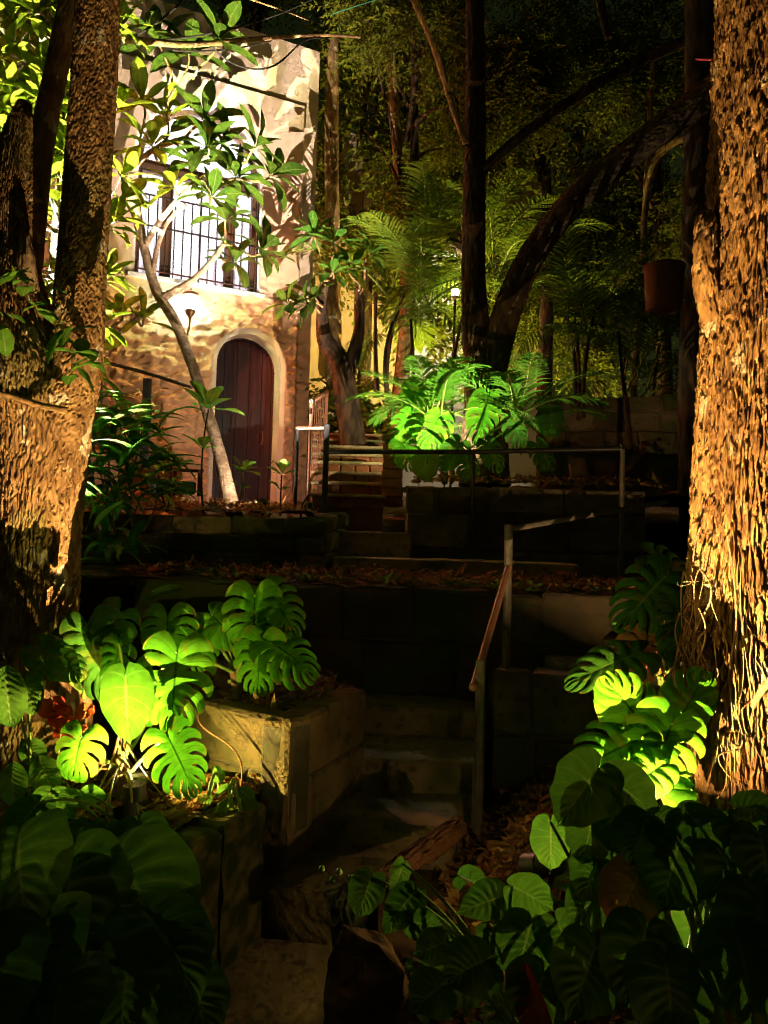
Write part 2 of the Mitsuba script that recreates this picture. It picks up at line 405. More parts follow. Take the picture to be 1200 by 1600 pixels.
def leaf(L, W, shape='ellipse', n=8, m=3, droop=0.5, fold=0.25, wave=0.0, rng=None, twist=0.0):
    """A blade from the origin along +x, W wide, its upper face to +z. Returns vertices, faces, uv."""
    if shape == 'heart':
        V_, F_, UV = [], [], []
        ph = rng.uniform(0, 6) if rng is not None else 0
        for si, s in enumerate((1, -1)):
            U, V = np.meshgrid(np.linspace(0, 1, n + 1), np.linspace(0, 1, m + 1), indexing='ij')
            phi = np.radians(np.interp(U, [0, .05, .15, .4, .8, 1], [172, 146, 112, 72, 40, 4]) - 12 * V ** 2)
            rr = W / 2 * np.interp(U, [0, .05, .12, .3, .5, .75, .92, .97, 1], [.40, .62, .82, 1.0, .92, .60, .38, .40, .50]) * (1 + 0.03 * np.sin(U * 23 + ph + si * 2))
            x = U * L * 0.80 + V * rr * np.cos(phi)
            y = V * rr * np.sin(phi)
            z = fold * y + 0.03 * W * np.cos((U * 8 - 0.25) * 2 * np.pi) * np.sin(np.pi * np.clip(V * 1.1, 0, 1)) * 0.6 - 0.9 * (y / W) ** 2 * W * 0.5 + wave * W * np.sin(U * 13 + ph + si) * V ** 2
            a = -droop * np.clip(x / L, -.3, 1.2)
            k = np.where(np.abs(a) > 1e-4, np.sin(a) / np.where(np.abs(a) > 1e-4, a, 1), 1)
            kz = np.where(np.abs(a) > 1e-4, (1 - np.cos(a)) / np.where(np.abs(a) > 1e-4, a, 1), 0)
            P = np.stack([x * k - np.sin(a) * z, s * y, x * kz + np.cos(a) * z], -1).reshape(-1, 3)
            f = grid_faces(n + 1, m + 1)
            F_.append((f[:, ::-1] if s > 0 else f) + si * len(P)); V_.append(P)
            UV.append(np.stack([U + 0.27 * V, s * V * 0.5 + 0.5], -1).reshape(-1, 2))
        return np.vstack(V_), np.vstack(F_), np.vstack(UV)
    u = np.linspace(0, 1, n + 1)
    th = -droop * u
    dx = np.r_[0, np.cumsum((np.cos(th[:-1]) + np.cos(th[1:])) / 2 * L / n)]
    dz = np.r_[0, np.cumsum((np.sin(th[:-1]) + np.sin(th[1:])) / 2 * L / n)]
    v = np.linspace(-1, 1, 2 * m + 1)
    U, V = np.meshgrid(u, v, indexing='ij')
    w = halfwidth(U, shape) * W / 2
    x = np.repeat(dx[:, None], len(v), 1)
    if shape == 'heart': x = x - 0.20 * L * np.abs(V) ** 1.3 * (1 - U) ** 2
    up = fold * np.abs(V) * w
    ph = rng.uniform(0, 6) if rng is not None else 0
    up = up + wave * W * np.sin(U * 11 + ph + V * 1.3) * np.abs(V) ** 1.5
    # quilting between the side veins
    up = up + (0.028 if n >= 16 else 0.012) * W * np.cos((U * 9 - np.abs(V) * 2.2) * 2 * np.pi) * (1 - np.abs(V)) * (np.abs(V) > 0.01)
    tw = twist * U
    y, zz = V * w * np.cos(tw) - up * np.sin(tw), V * w * np.sin(tw) + up * np.cos(tw)
    P = np.stack([x - np.sin(th)[:, None] * zz, y, dz[:, None] + np.cos(th)[:, None] * zz], -1).reshape(-1, 3)
    return P, grid_faces(n + 1, 2 * m + 1)[:, ::-1], np.stack([U, V * 0.5 + 0.5], -1).reshape(-1, 2)


def orient(P, at, d, nrm=(0, 0, 1)):
    d = unit(d)
    y = np.cross(np.asarray(nrm, float), d)
    if np.linalg.norm(y) < 1e-3: y = np.cross([0, 1, 0.1], d)
    y = unit(y)
    return P @ np.stack([d, y, np.cross(d, y)]) + np.asarray(at)


def monstera(L, W, lobes=6, split=0.4, cut=None, droop=0.5, curl=0.35, rng=None):
    """A split leaf: stalk end at the origin, tip along +x, upper face +z."""
    nt, nv = 7, 11
    V, F_, UV, at = [], [], [], 0
    cut = np.ones((2, lobes)) if cut is None else cut
    for si, s in enumerate((1, -1)):
        for j in range(lobes):
            t = np.linspace(-1, 1, nt)
            v = np.linspace(0, 1, nv) ** 0.9
            Tt, Vv = np.meshgrid(t, v, indexing='ij')
            sp = split * rng.uniform(0.75, 1.3)
            k = np.clip((Vv - sp) / (1 - sp), 0, 1)
            g = 1 - cut[si, j] * (0.20 * np.sin(np.pi * np.minimum(1, k * 1.12) ** 0.55) + 0.09 * np.minimum(1, k * 6))
            # the lobe's own round end
            end = 1 - (0.10 * Tt ** 2 - 0.05 * Tt) * np.clip((Vv - 0.5) * 2, 0, 1) * (0.2 + cut[si, j])
            u = (j + 0.5 + 0.5 * Tt * g) / lobes
            phi = np.radians(np.interp(u, [0, 0.12, 0.5, 1], [164, 126, 74, 14])) - np.radians(20) * Vv ** 2
            r = W / 2 * np.interp(u, [0, 0.1, 0.25, 0.45, 0.7, 0.88, 1.0], [0.72, 0.96, 1.05, 1.05, 0.88, 0.62, 0.34]) * end
            mu = u * L * 0.86
            x = mu + Vv * r * np.cos(phi)
            y = s * (Vv * r * np.sin(phi))
            z = -curl * (Vv * r) ** 2 / (W / 2) + 0.025 * L * np.cos(Tt * np.pi / 2) * np.minimum(1, Vv * 3) * (0.6 + rng.uniform(0, 0.6)) + 0.10 * r * Vv
            z = z + rng.normal(0, 0.03) * L * np.clip(Vv - sp, 0, 1)
            th = -droop * np.clip(x / L, -0.2, 1.2)
            P = np.stack([x * np.cos(th / 2) , y, z + x * np.sin(th / 2)], -1).reshape(-1, 3)
            f = grid_faces(nt, nv)
            if s < 0: f = f[:, ::-1]
            V.append(P); F_.append(f + at); UV.append(np.stack([Vv, Tt * 0.5 + 0.5], -1).reshape(-1, 2)); at += len(P)
    return np.vstack(V), np.vstack(F_), np.vstack(UV)


SINK = None                                   # a list while leaves past the first 300 of a tree are gathered into one part


def add_leaf(parent, mat, geo, at, d, nrm=(0, 0, 1), name='leaf', label=None):
    P, f, uv = geo
    if SINK is not None:
        SINK.append((orient(P, at, d, nrm), f, uv))
        return
    return part(parent, name, TM(orient(P, at, d, nrm), f), mat, True, uv, label=label)


def rosette(parent, mat, at, axis, n, L, W, rng, shape='obovate', spread=(0.5, 1.5), droop=(0.2, 0.8), fold=0.25, name='leaf', n_seg=7):
    """Leaves in a whorl about a twig end."""
    axis = unit(axis)
    a = unit(np.cross(axis, [0.3, 0.7, 0.2]))
    b = np.cross(axis, a)
    for i in range(n):
        ph = i * 2.399 + rng.uniform(-0.3, 0.3)
        el = spread[0] + (spread[1] - spread[0]) * (i + 0.5) / n
        d = math.cos(el) * axis + math.sin(el) * (math.cos(ph) * a + math.sin(ph) * b)
        l = L * rng.uniform(0.72, 1.12)
        geo = leaf(l, W * l / L * rng.uniform(0.85, 1.1), shape, n_seg, 2, rng.uniform(*droop), fold, 0.03, rng)
        add_leaf(parent, mat, geo, np.asarray(at) + d * 0.02, d, axis * 0.6 + np.array([0, 0, 0.6]) + rng.normal(0, 0.12, 3), name)


# ------------------------------------------------------------------ lamps
def spotlight(at, aim, power, color, cutoff, beam, label, weight=1.0, spike=0.16):
    """A small garden spotlight on a ground spike."""
    at, d = np.asarray(at, float), unit(np.asarray(aim, float) - np.asarray(at, float))
    k = thing('garden_spotlight', label, 'spotlight')
    prof = np.array([[0.0, -0.075], [0.022, -0.075], [0.030, -0.06], [0.036, 0.0], [0.039, 0.004], [0.039, 0.055], [0.035, 0.055], [0.033, 0.002]])
    def place(m):
        v = np.array(m.vertices)
        zc = unit(d); xc = unit(np.cross([0.2, 0.9, 0.1], zc)); yc = np.cross(zc, xc)
        return TM(v @ np.stack([xc, yc, zc]) + at, m.faces)
    part(k, 'housing', place(lathe(prof, (0, 0, 0), 20)), 'mat_iron')
    part(k, 'spike', stick(at - d * 0.05, at + np.array([0, 0, -spike]), 0.008), 'mat_iron')
    lens = lathe([[0.0005, 0.003], [0.033, 0.0025]], (0, 0, 0), 20)
    lens.faces = lens.faces[:, ::-1] if lens.face_normals[0][2] < 0 else lens.faces
    kk = part(k, 'lens', place(lens), 'mat_frosted', False)
    c = np.asarray(color, float)
    scene[kk]['emitter'] = {'type': 'area', 'radiance': rgb(c * 12.0), 'sampling_weight': 0.03}
    scene[k + '__beam'] = {'type': 'spot', 'intensity': rgb(c * power), 'cutoff_angle': cutoff, 'beam_width': beam, 'sampling_weight': weight,
                           'to_world': T().look_at(origin=(at + d * 0.057).tolist(), target=(at + d).tolist(), up=[0.1, 0.3, 1])}


WARM, GOLD, PEACH, AMBER = (1.0, 0.86, 0.52), (1.0, 0.75, 0.20), (1.0, 0.79, 0.62), (1.0, 0.62, 0.25)
LIGHT = dict(left=30.0, bed=1.8, soil=1.7, right=70.0, shrub=1.2, slope=0.26, centre=22.0, house=6.0, facade=330.0, foliage=1250.0, palms=120.0, canopy=30.0)

# ------------------------------------------------------------------ terrain
def hill(X, Y):
    z = np.interp(Y, [-80, -6, 2.0, 4.2, 5.6, 6.8, 8.6, 10, 14, 24, 80], [-2.6, -2.0, -1.80, -1.55, -0.75, -0.35, 0.15, 0.35, 0.9, 1.5, 1.8])
    return z + 0.05 * (meshkit.fbm(np.stack([X * 1.3, Y * 1.3, X * 0], -1), 3, 4) - 0.5)


g = sheet(-60, 60, -30, 70, 1.0, hill)
struct('ground', g, 'mat_soil', True)

rng = np.random.default_rng(5)

# paved floor at the foot of the steps
struct('path', prism([(-1.3, 0.6), (0.35, 0.6), (0.25, 2.85), (-0.95, 3.05)], -1.75, -1.47, 0.02, 0.012, 3, 0.08), 'mat_step', 40)

# ------------------------------------------------------------------ garden steps (winding to the right as they climb)
steps = thing('garden_steps', 'rough mossy stone steps winding up from the bottom of the photo to the terrace', 'steps')
edge = [((380, 1362), (552, 1412), -1.30), ((436, 1262), (700, 1294), -1.15), ((470, 1174), (752, 1192), -1.00), ((500, 1098), (756, 1112), -0.86), ((540, 1036), (760, 1048), -0.73)]
for i, (a, b, z) in enumerate(edge):
    A, B = pz(*a, z), pz(*b, z)
    d = unit(B - A)
    n = np.array([-d[1], d[0], 0])
    A2, B2 = A - d * 0.10 + n * 0.62, B + d * 0.02 + n * 0.62
    part(steps, 'step', prism([A[:2], (A * 0.5 + B * 0.5 - n * 0.025)[:2], B[:2], B2[:2], A2[:2]], z - 0.42, z, 0.035, 0.012, i + 20, 0.035), 'mat_step', 50)
part(steps, 'joint_stone', TM(*[(q := rough_block((0.045, 0.05, 0.15), rng, 0.008))[0] + px(613, 1217, 3.63), q[1]]), 'mat_stone_warm', False)
# the flight goes on to the right behind the lower wall
for i in range(5):
    x0 = 0.62 + i * 0.30
    part(steps, 'step', prism([(x0, 3.98), (x0 + 0.9, 3.85), (x0 + 0.9, 4.42), (x0, 4.5)], -1.3, -0.70 + i * 0.12, 0.03, 0.01, i + 40, 0.08), 'mat_step', 50)


def stone_wall(name, label, A, B, z0, z1, depth, rows, lens, mats, seed, core='mat_mortar', cat_='wall', gap=0.012, prot=0.012, stone='stone', jit=0.012, z1b=None):
    """A wall from A to B (plan), face on the side of -y, its stones laid in courses on a mortar core."""
    r = np.random.default_rng(seed)
    A, B = np.asarray(A[:2], float), np.asarray(B[:2], float)
    L, d = np.linalg.norm(B - A), unit(B - A)
    n = np.array([-d[1], d[0]])
    ang = math.atan2(d[1], d[0])
    k = thing(name, label, cat_)
    mid = (A + B) / 2 + n * depth / 2
    z1b = z1 if z1b is None else z1b
    m = box((0, 0, 0), (L - 0.004, depth - 2 * prot - 0.01, min(z1, z1b) - z0 - 0.02), 0, 0.01)
    v = np.array(m.vertices)
    def lay(v, s, o, z):
        p = A + d * (s + v[:, :1]) + n * (o + v[:, 1:2])
        return np.c_[p, z + v[:, 2]]
    part(k, 'core', TM(lay(v, L / 2, depth / 2 + 0.004, (z0 + min(z1, z1b)) / 2 - 0.012), m.faces), core, False)
    hs = r.uniform(0.8, 1.2, rows)
    hs *= (z1 - z0) / hs.sum()
    z = z0
    for h in hs:
        s = -r.uniform(0, lens[0] * 0.4)
        while s < L - 0.02:
            l = r.uniform(*lens)
            e = min(L, s + l)
            if L - e < lens[0] * 0.45: e = L
            s0 = max(0, s)
            frac = (s0 + e) / 2 / L
            hh = h * (1 + (z1b - z1) / (z1 - z0) * frac)
            zz = z0 + (z - z0) * (1 + (z1b - z1) / (z1 - z0) * frac)
            bv, bf = rough_block((e - s0 - gap, depth, hh - gap), r, jit, 0.014)
            part(k, stone, TM(lay(bv, (s0 + e) / 2, depth / 2 - r.uniform(0, prot), zz + hh / 2), bf), mats[int(r.integers(len(mats)))], False)
            s = e
        z += h
    return k


# block planter wall on the left, its corner by the steps
zc = -0.68
C0, C1, C2 = pz(452, 1126, zc), pz(225, 1078, zc), pz(572, 1074, zc)
blockmats = ['mat_block']
dn = unit(C0 - C1)
stone_wall('planter_wall', 'low sandy concrete block planter wall lit beside the glowing split-leaf plant', C1, C0, -1.12, zc, 0.14, 2, (0.36, 0.42), blockmats, 3, 'mat_mortar', gap=0.007, prot=0.004, stone='block', jit=0.004)
stone_wall('planter_wall', 'dark flank of block planter wall running back along the left of the steps', C0 + np.array([0.012, 0.006, 0]), C2, -1.25, zc - 0.004, 0.14, 2, (0.36, 0.42), blockmats, 4, 'mat_mortar', gap=0.007, prot=0.004, stone='block', jit=0.004)
struct('soil_bed', patch([C1 + [0, .05, -.05], C0 + [-.06, .12, -.05], C2 + [-.05, .1, -.03], C1 + [0.1, 1.5, .08]], 40, 40, 0.03, 8, 1), 'mat_soil', True)

# mossy kerb that holds the left bed, and the bed
M0, M1, M2 = pz(415, 1252, -0.97), pz(245, 1352, -0.97), pz(160, 1420, -0.97)
dk = unit(M0 - M1); nk = np.array([-dk[1], dk[0], 0])
kerb = thing('mossy_kerb', 'moss covered stone kerb along the left bed, lit on top and dark down its side', 'kerb')
for i in range(4):
    a, b = M1 - dk * 0.5 + (M0 - M1 + dk * 0.5) * (i / 4 + 0.006), M1 - dk * 0.5 + (M0 - M1 + dk * 0.5) * ((i + 1) / 4 - 0.006)
    part(kerb, 'stone', prism([a[:2], b[:2], (b + nk * 0.17)[:2], (a + nk * 0.17)[:2]], -1.6, -0.97 + rng.uniform(-.008, .008), 0.03, 0.013, 60 + i, 0.03), 'mat_moss', 50)


def bed_z(x, y): return -0.985 + 0.0 * x


struct('soil_bed', patch([M1 + nk * 0.12 - dk * 0.5, M0 + nk * 0.10 + dk * 0.05, px(440, 1235, 3.12), px(-120, 1150, 3.6)], 50, 50, 0.03, 9, 2), 'mat_soil', True)
struct('soil_bed', patch([(-2.6, 0.9, -1.2), tuple(M1 + nk * 0.12 - dk * 0.9), tuple(M1 + nk * 0.12 - dk * 0.2), (-2.8, 3.6, -0.85)], 30, 30, 0.03, 9, 3), 'mat_soil', True)

# terrace with its retaining wall
TA, TB = px(210, 900, 4.95), px(985, 936, 4.25)
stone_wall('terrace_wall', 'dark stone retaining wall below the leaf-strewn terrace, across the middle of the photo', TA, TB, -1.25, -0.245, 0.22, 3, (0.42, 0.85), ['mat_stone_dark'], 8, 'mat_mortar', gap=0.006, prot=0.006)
struct('terrace_soil', patch([TA + [-.6, .06, -.01], TB + [1.2, -.2, -.0], (3.6, 5.6, -0.2), (-2.4, 6.1, -0.2)], 90, 30, 0.04, 6, 4), 'mat_soil', True)
# long steps across the terrace
walk = thing('terrace_steps', 'two long dark stone steps with thin lit edges above the leaf-strewn terrace', 'steps')
for i, (a, b, z, dep) in enumerate([((520, 868, 5.75), (905, 884, 5.35), None, 0.9), ((505, 830, 6.35), (640, 831, 6.3), None, 0.9)]):
    A, B = px(*a), px(*b)
    z = (A[2] + B[2]) / 2
    d = unit(B - A)
    part(walk, 'step', prism([A[:2], B[:2], (B[0] + .1, B[1] + dep), (A[0], A[1] + dep)], z - 0.4, z, 0.015, 0.005, 70 + i, 0.06), 'mat_step', 50)

# upper bed with its stone wall in front of the house
UA, UB = px(150, 800, 5.75), px(508, 806, 5.75)
stone_wall('bed_wall', 'dry stone wall of mixed flat stones below the frangipani bed in front of the house', UA + [-1.2, .1, 0], UB, -0.35, 0.19, 0.25, 4, (0.16, 0.46), ['mat_stone_warm', 'mat_stone_grey', 'mat_stone_dark'], 9, gap=0.012)
stone_wall('bed_wall', 'short return of the dry stone wall beside the dark terrace steps', UB + [0.012, 0.02, 0], (UB[0] + 0.12, 7.0), -0.35, 0.19, 0.22, 4, (0.16, 0.40), ['mat_stone_warm', 'mat_stone_grey'], 10, gap=0.012, z1b=0.30)
struct('soil_bed', patch([UA + [-1.6, .06, .01], UB + [-.06, .05, .03], (-0.85, 8.3, 0.33), (-4.6, 7.0, 0.33)], 80, 50, 0.03, 6, 5), 'mat_soil', True)

# lower wall on the right of the steps and the slope round the right trunk
RA, RB = px(772, 1046, 3.92), px(1010, 1052, 3.75)
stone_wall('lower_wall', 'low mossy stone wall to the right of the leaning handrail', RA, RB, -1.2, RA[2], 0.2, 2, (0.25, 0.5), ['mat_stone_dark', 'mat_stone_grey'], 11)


def slope_z(X, Y):
    e = np.clip((X - 0.12 - (Y - 2.3) * 0.18) / 0.55, 0, 1)
    e = e * e * (3 - 2 * e)
    return -1.34 + e * 0.30 + np.clip(X - 0.8, 0, 9) * 0.05 + 0.05 * (meshkit.fbm(np.stack([X * 4, Y * 4, X * 0], -1), 3, 7) - 0.5)


struct('slope_soil', sheet(0.02, 5.0, 0.7, 3.95, 0.04, slope_z), 'mat_soil', True)

# centre bed
BA, BB = px(634, 757, 6.55), px(1010, 765, 6.3)
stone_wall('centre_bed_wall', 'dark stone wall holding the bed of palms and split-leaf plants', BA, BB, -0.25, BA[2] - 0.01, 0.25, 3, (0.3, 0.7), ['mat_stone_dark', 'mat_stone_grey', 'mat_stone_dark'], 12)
struct('soil_bed', patch([BA + [.05, .1, -.03], BB + [2.5, .1, -.03], (5.5, 11, 1.0), (0.2, 11, 0.8)], 60, 60, 0.06, 4, 6), 'mat_soil', True)
# rubble wall behind the bed on the right
stone_wall('rubble_wall', 'rubble stone wall showing dimly behind the palms on the right', px(838, 700, 8.2), px(1075, 700, 7.9), 0.5, 1.65, 0.3, 5, (0.2, 0.45), ['mat_stone_dark', 'mat_stone_grey', 'mat_stone_dark'], 13, jit=0.03)
# pier beside the brick steps, and the rooty corner of the bed
pr = thing('brick_pier', 'rough reddish brick pier standing at the right of the brick steps', 'pier')
c0 = px(612, 790, 7.05)
for i in range(7):
    v, f = rough_block((0.19, 0.22, 0.078), rng, 0.006, 0.01)
    part(pr, 'brick', TM(v + [c0[0] + rng.uniform(-.004, .004), c0[1] + 0.1, c0[2] + 0.035 + i * 0.085], f), 'mat_brick', False)
part(pr, 'cap', box((c0[0], c0[1] + .1, c0[2] + 0.625), (0.22, 0.25, 0.045), 0, 0.01), 'mat_stone_warm', False)
# brick steps up beside the house
bs = thing('brick_steps', 'narrow brick steps climbing between the house corner and the brick pier', 'steps')
for i, y in enumerate([793, 777, 757, 741, 725, 712, 700, 690]):
    Y = 7.0 + 0.3 * i
    A, B = px(486, y, Y), px(600, y + 1, Y)
    zt = px(540, (793, 777, 757, 741, 725, 712, 700, 690, 681)[i + 1], Y)[2]
    n = 5
    for j in range(n):
        w = (B[0] - A[0]) / n
        v, f = rough_block((w - 0.008, 0.42, zt - A[2] - 0.012), rng, 0.004, 0.008)
        part(bs, 'brick', TM(v + [A[0] + (j + .5) * w, Y + 0.21, (zt + A[2]) / 2], f), ('mat_brick', 'mat_brick_dark')[int(rng.integers(2))] if i > 2 else 'mat_brick_dark', False)
    part(bs, 'fill', box(((A[0] + B[0]) / 2, Y + 0.22, zt - 0.45), (B[0] - A[0] - .02, 0.38, 0.8), 0, 0.01), 'mat_brick_dark', False)
    part(bs, 'tread', box(((A[0] + B[0]) / 2, Y + 0.19, zt + 0.012), (B[0] - A[0] + .02, 0.44, 0.03), 0, 0.006), 'mat_step', False)

# ------------------------------------------------------------------ house
WA = rad(26)
wd, wn = np.array([math.cos(WA), math.sin(WA), 0]), np.array([math.sin(WA), -math.cos(WA), 0])
D0 = px(385, 650, 9.4) * [1, 1, 0]


def W(s, z, o=0.0):
    s, z, o = np.broadcast_arrays(np.asarray(s, float), z, o)
    p = D0 + s[..., None] * wd + o[..., None] * wn
    p[..., 2] = z
    return p


ZD, DH, DS = 0.44, 0.40, 2.14                 # threshold, half width, spring line of the door
WC, WH, WS0, WSP = -0.66, 0.72, 3.05, 4.48    # window centre, half width, sill, spring line
SR, ZT = 0.80, 6.36
house = thing('house', 'pale plastered house with an arched window over a rough rendered lower wall', 'house')
ss = np.unique(np.r_[np.arange(-6.0, SR + 1e-6, 0.025), 0.598, 0.602])
zs = np.unique(np.r_[np.arange(-0.2, 3.4, 0.022), np.arange(3.4, ZT, 0.05), 5.548, 5.553, ZT])
S, Z = np.meshgrid(ss, zs)
lowm = 1 / (1 + np.exp((Z - 2.95 + 0.5 * (meshkit.noise(np.stack([S * 2, Z * 0, S * 0], -1), 3) - .5)) / 0.10))
lump = meshkit.fbm(np.stack([S * 5.5 + 0.6 * meshkit.noise(np.stack([S * 3, Z * 3, S * 0], -1), 8), Z * 11, S * 0], -1), 4, 5)
lump2 = meshkit.fbm(np.stack([S * 14, Z * 22, S * 0 + 3], -1), 3, 6)
chip = np.abs(2 * meshkit.noise(np.stack([S * 9 + lump * 3, Z * 17 + lump2 * 2, S * 0], -1), 12) - 1)
off = lowm * (0.20 * np.abs(lump - 0.47) + 0.045 * lump2 + 0.022 * np.minimum(1, chip / 0.4) - 0.05) + (1 - lowm) * (0.010 * (meshkit.fbm(np.stack([S * 2, Z * 2, S * 0], -1), 3, 9) - .5))
off = off + 0.07 * ((Z < 5.55) & (S < 0.60))
fade = np.clip((SR - S) / 0.08, 0, 1)
off = off * fade
P = W(S, Z, off).reshape(-1, 3)
f = grid_faces(len(zs), len(ss))
cs, cz = S.ravel()[f].mean(1), Z.ravel()[f].mean(1)
def in_arch(s, z, c, h, z0, sp): return (np.abs(s - c) < h) & (z > z0) & ((z < sp) | (np.hypot(s - c, z - sp) < h))
f = f[~(in_arch(cs, cz, 0, DH + 0.06, ZD - 0.3, DS) | in_arch(cs, cz, WC, WH + 0.03, WS0, WSP))]
used_v = np.unique(f)
part(house, 'wall', trimesh.Trimesh(P, f, process=True), 'mat_plaster', True)


def slab(s0, s1, z0, z1, o0, o1, bevel=0.0):
    m = box((0, 0, 0), (s1 - s0, o1 - o0, z1 - z0), 0, bevel)
    v = np.array(m.vertices)
    return TM(W(v[:, 0] + (s0 + s1) / 2, v[:, 2] + (z0 + z1) / 2, -v[:, 1] + (o0 + o1) / 2), m.faces)


def on_wall(poly, o0, o1):
    """A plan drawn on the wall (s, z), from offset o0 to o1."""
    m = trimesh.creation.extrude_polygon(poly, o1 - o0, engine='earcut')
    v = np.array(m.vertices)
    return TM(W(v[:, 0], v[:, 1], v[:, 2] + o0), m.faces)


part(house, 'side_wall', slab(SR - 0.2, SR - 0.003, -0.4, ZT - 0.01, -5.0, -0.02), 'mat_plaster', False)
part(house, 'roof', slab(-6, SR - 0.003, ZT - 0.25, ZT - 0.06, -5.0, -0.02), 'mat_plaster', False)


def arch(h, z0, sp, c=0.0, n=40):
    a = np.linspace(0, math.pi, n)
    return Polygon([(c + h, z0)] + [(c + h * math.cos(t), sp + h * math.sin(t)) for t in a] + [(c - h, z0)])


ring = arch(DH + 0.20, ZD - 0.1, DS).difference(arch(DH, ZD - 0.3, DS))
part(house, 'door_surround', on_wall(ring, -0.24, 0.05), 'mat_plaster_trim', 30)
door = part(house, 'door', on_wall(arch(DH + .05, ZD, DS), -0.27, -0.235), 'mat_door', False)
for i in range(5):
    a, b = -DH + 2 * DH / 5 * i, -DH + 2 * DH / 5 * (i + 1)
    pl = arch(DH - 0.035, ZD + 0.015, DS).intersection(sbox(a + 0.003, -1, b - 0.003, 9))
    part(door, 'plank', on_wall(pl, -0.236, -0.212), 'mat_door', False)
part(door, 'frame', on_wall(arch(DH - .001, ZD, DS).difference(arch(DH - 0.03, ZD - .1, DS)), -0.236, -0.20), 'mat_door', False)
part(door, 'handle', tube(spline([W(.26, 1.38, -.21), W(.26, 1.38, -.16), W(.26, 1.30, -.15), W(.26, 1.24, -.16), W(.26, 1.24, -.21)], 16), 0.009, 8), 'mat_bronze', True)
part(house, 'door_step', slab(-0.75, 0.7, ZD - 0.25, ZD, -0.2, 0.42, 0.02), 'mat_stone_warm', False)

# window
win = part(house, 'window', on_wall(arch(WH, WS0, WSP, WC).difference(arch(WH - 0.055, WS0 + 0.05, WSP, WC)), -0.16, -0.08), 'mat_wood_dark', False)
wi = arch(WH - 0.055, WS0 + 0.05, WSP, WC)
for s0, s1 in ((WC - .42, WC - .30), (WC + .36, WC + .46)):
    part(win, 'mullion', on_wall(sbox(s0, WS0 + .05, s1, 4.32), -0.155, -0.085), 'mat_wood_dark', False)
part(win, 'transom', on_wall(wi.intersection(sbox(-3, 4.32, 3, 4.46)), -0.15, -0.075), 'mat_wood_dark', False)
pv, pf = trimesh.creation.triangulate_polygon(arch(WH - .03, WS0 + .03, WSP, WC), engine='earcut')
part(win, 'pane', TM(W(pv[:, 0], pv[:, 1], -0.121), pf), 'mat_pane', False)
part(win, 'arch_trim', on_wall(arch(WH + 0.10, WSP, WSP, WC).difference(arch(WH, WSP - .1, WSP, WC)), -0.16, 0.055), 'mat_white_trim', 30)
part(win, 'jamb', on_wall(sbox(WC - WH - .045, WS0, WC - WH - .001, WSP), -0.16, 0.02), 'mat_white_trim', False)
part(win, 'jamb', on_wall(sbox(WC + WH + .001, WS0, WC + WH + .045, WSP), -0.16, 0.02), 'mat_white_trim', False)
part(win, 'sill', slab(WC - WH - .09, WC + WH + .09, WS0 - 0.06, WS0 - .001, -0.16, 0.10, 0.008), 'mat_white_trim', False)
gr = part(house, 'window_grille', cat([stick(W(WC - WH + .01, z, 0.075), W(WC + WH - .01, z, 0.075), 0.011, 6) for z in (3.10, 3.62, 3.98, 4.26)]), 'mat_iron', False)
for i in range(15):
    s = WC - WH + .02 + i * (2 * WH - .04) / 14
    part(gr, 'bar', stick(W(s, WS0 - .02, 0.075), W(s, 3.985 if i % 7 else 4.27, 0.075), 0.012 if i % 7 == 0 else 0.007, 6), 'mat_iron', False)
# the lit room behind it
rm = cat([slab(-2.2, 0.55, 2.9, 5.8, -2.3, -2.2), slab(-2.3, -2.2, 2.9, 5.8, -2.2, -0.3), slab(0.55, 0.58, 2.9, 5.8, -2.2, -0.3), slab(-2.2, 0.55, 5.8, 5.9, -2.2, -0.3), slab(-2.2, 0.55, 2.8, 2.9, -2.2, -0.3)])
part(house, 'room', rm, 'mat_curtain', False)
for s0, s1, seed in ((WC - .74, WC - .28, 1), (WC + .22, WC + .74, 2)):
    u = np.linspace(s0, s1, 60)
    zz = np.linspace(2.95, 5.6, 8)
    U, Zz = np.meshgrid(u, zz)
    o = -0.34 + 0.025 * np.sin(U * 55 + seed) + 0.012 * np.sin(U * 131)
    part(house, 'curtain', TM(W(U, Zz, o).reshape(-1, 3), grid_faces(8, 60)), 'mat_sheer', True)
scene['house__room_light'] = {'type': 'point', 'position': W(WC, 4.9, -1.1).tolist(), 'intensity': rgb(np.array([0.88, 0.88, 1.0]) * 13), 'sampling_weight': 0.35}

# wall lantern beside the door
lz = 2.70
ls = -0.80
lk = thing('wall_lantern', 'lit round glass wall lantern glowing orange to the left of the arched door', 'lantern')
lc = W(ls, lz, 0.36)
part(lk, 'back_plate', slab(ls - .035, ls + .035, lz - .42, lz - .2, 0.02, 0.045, 0.008), 'mat_bronze', False)
part(lk, 'arm', tube(spline([W(ls, lz - .36, .04), W(ls, lz - .34, .2), W(ls, lz - .26, .34), W(ls, lz - .14, .36)], 24), 0.011, 8), 'mat_bronze', True)
part(lk, 'holder', lathe([[0.012, -.17], [0.05, -.12], [0.062, -.075], [0.058, -.07], [0.01, -.10]], lc, 24), 'mat_bronze', True)
part(lk, 'cap', lathe([[0.092, .085], [0.1, .095], [0.085, .12], [0.05, .135], [0.018, .145], [0.012, .165], [0.0005, .18]], lc, 24), 'mat_bronze', True)
gl = part(lk, 'globe', lathe([[0.0005, -.105], [0.05, -.09], [0.085, -.05], [0.10, 0], [0.094, .045], [0.08, .085], [0.0005, .092]], lc, 28), 'mat_frosted', True)
scene[gl]['emitter'] = {'type': 'area', 'radiance': rgb(np.array([1.0, 0.24, 0.08]) * 1250.0)}

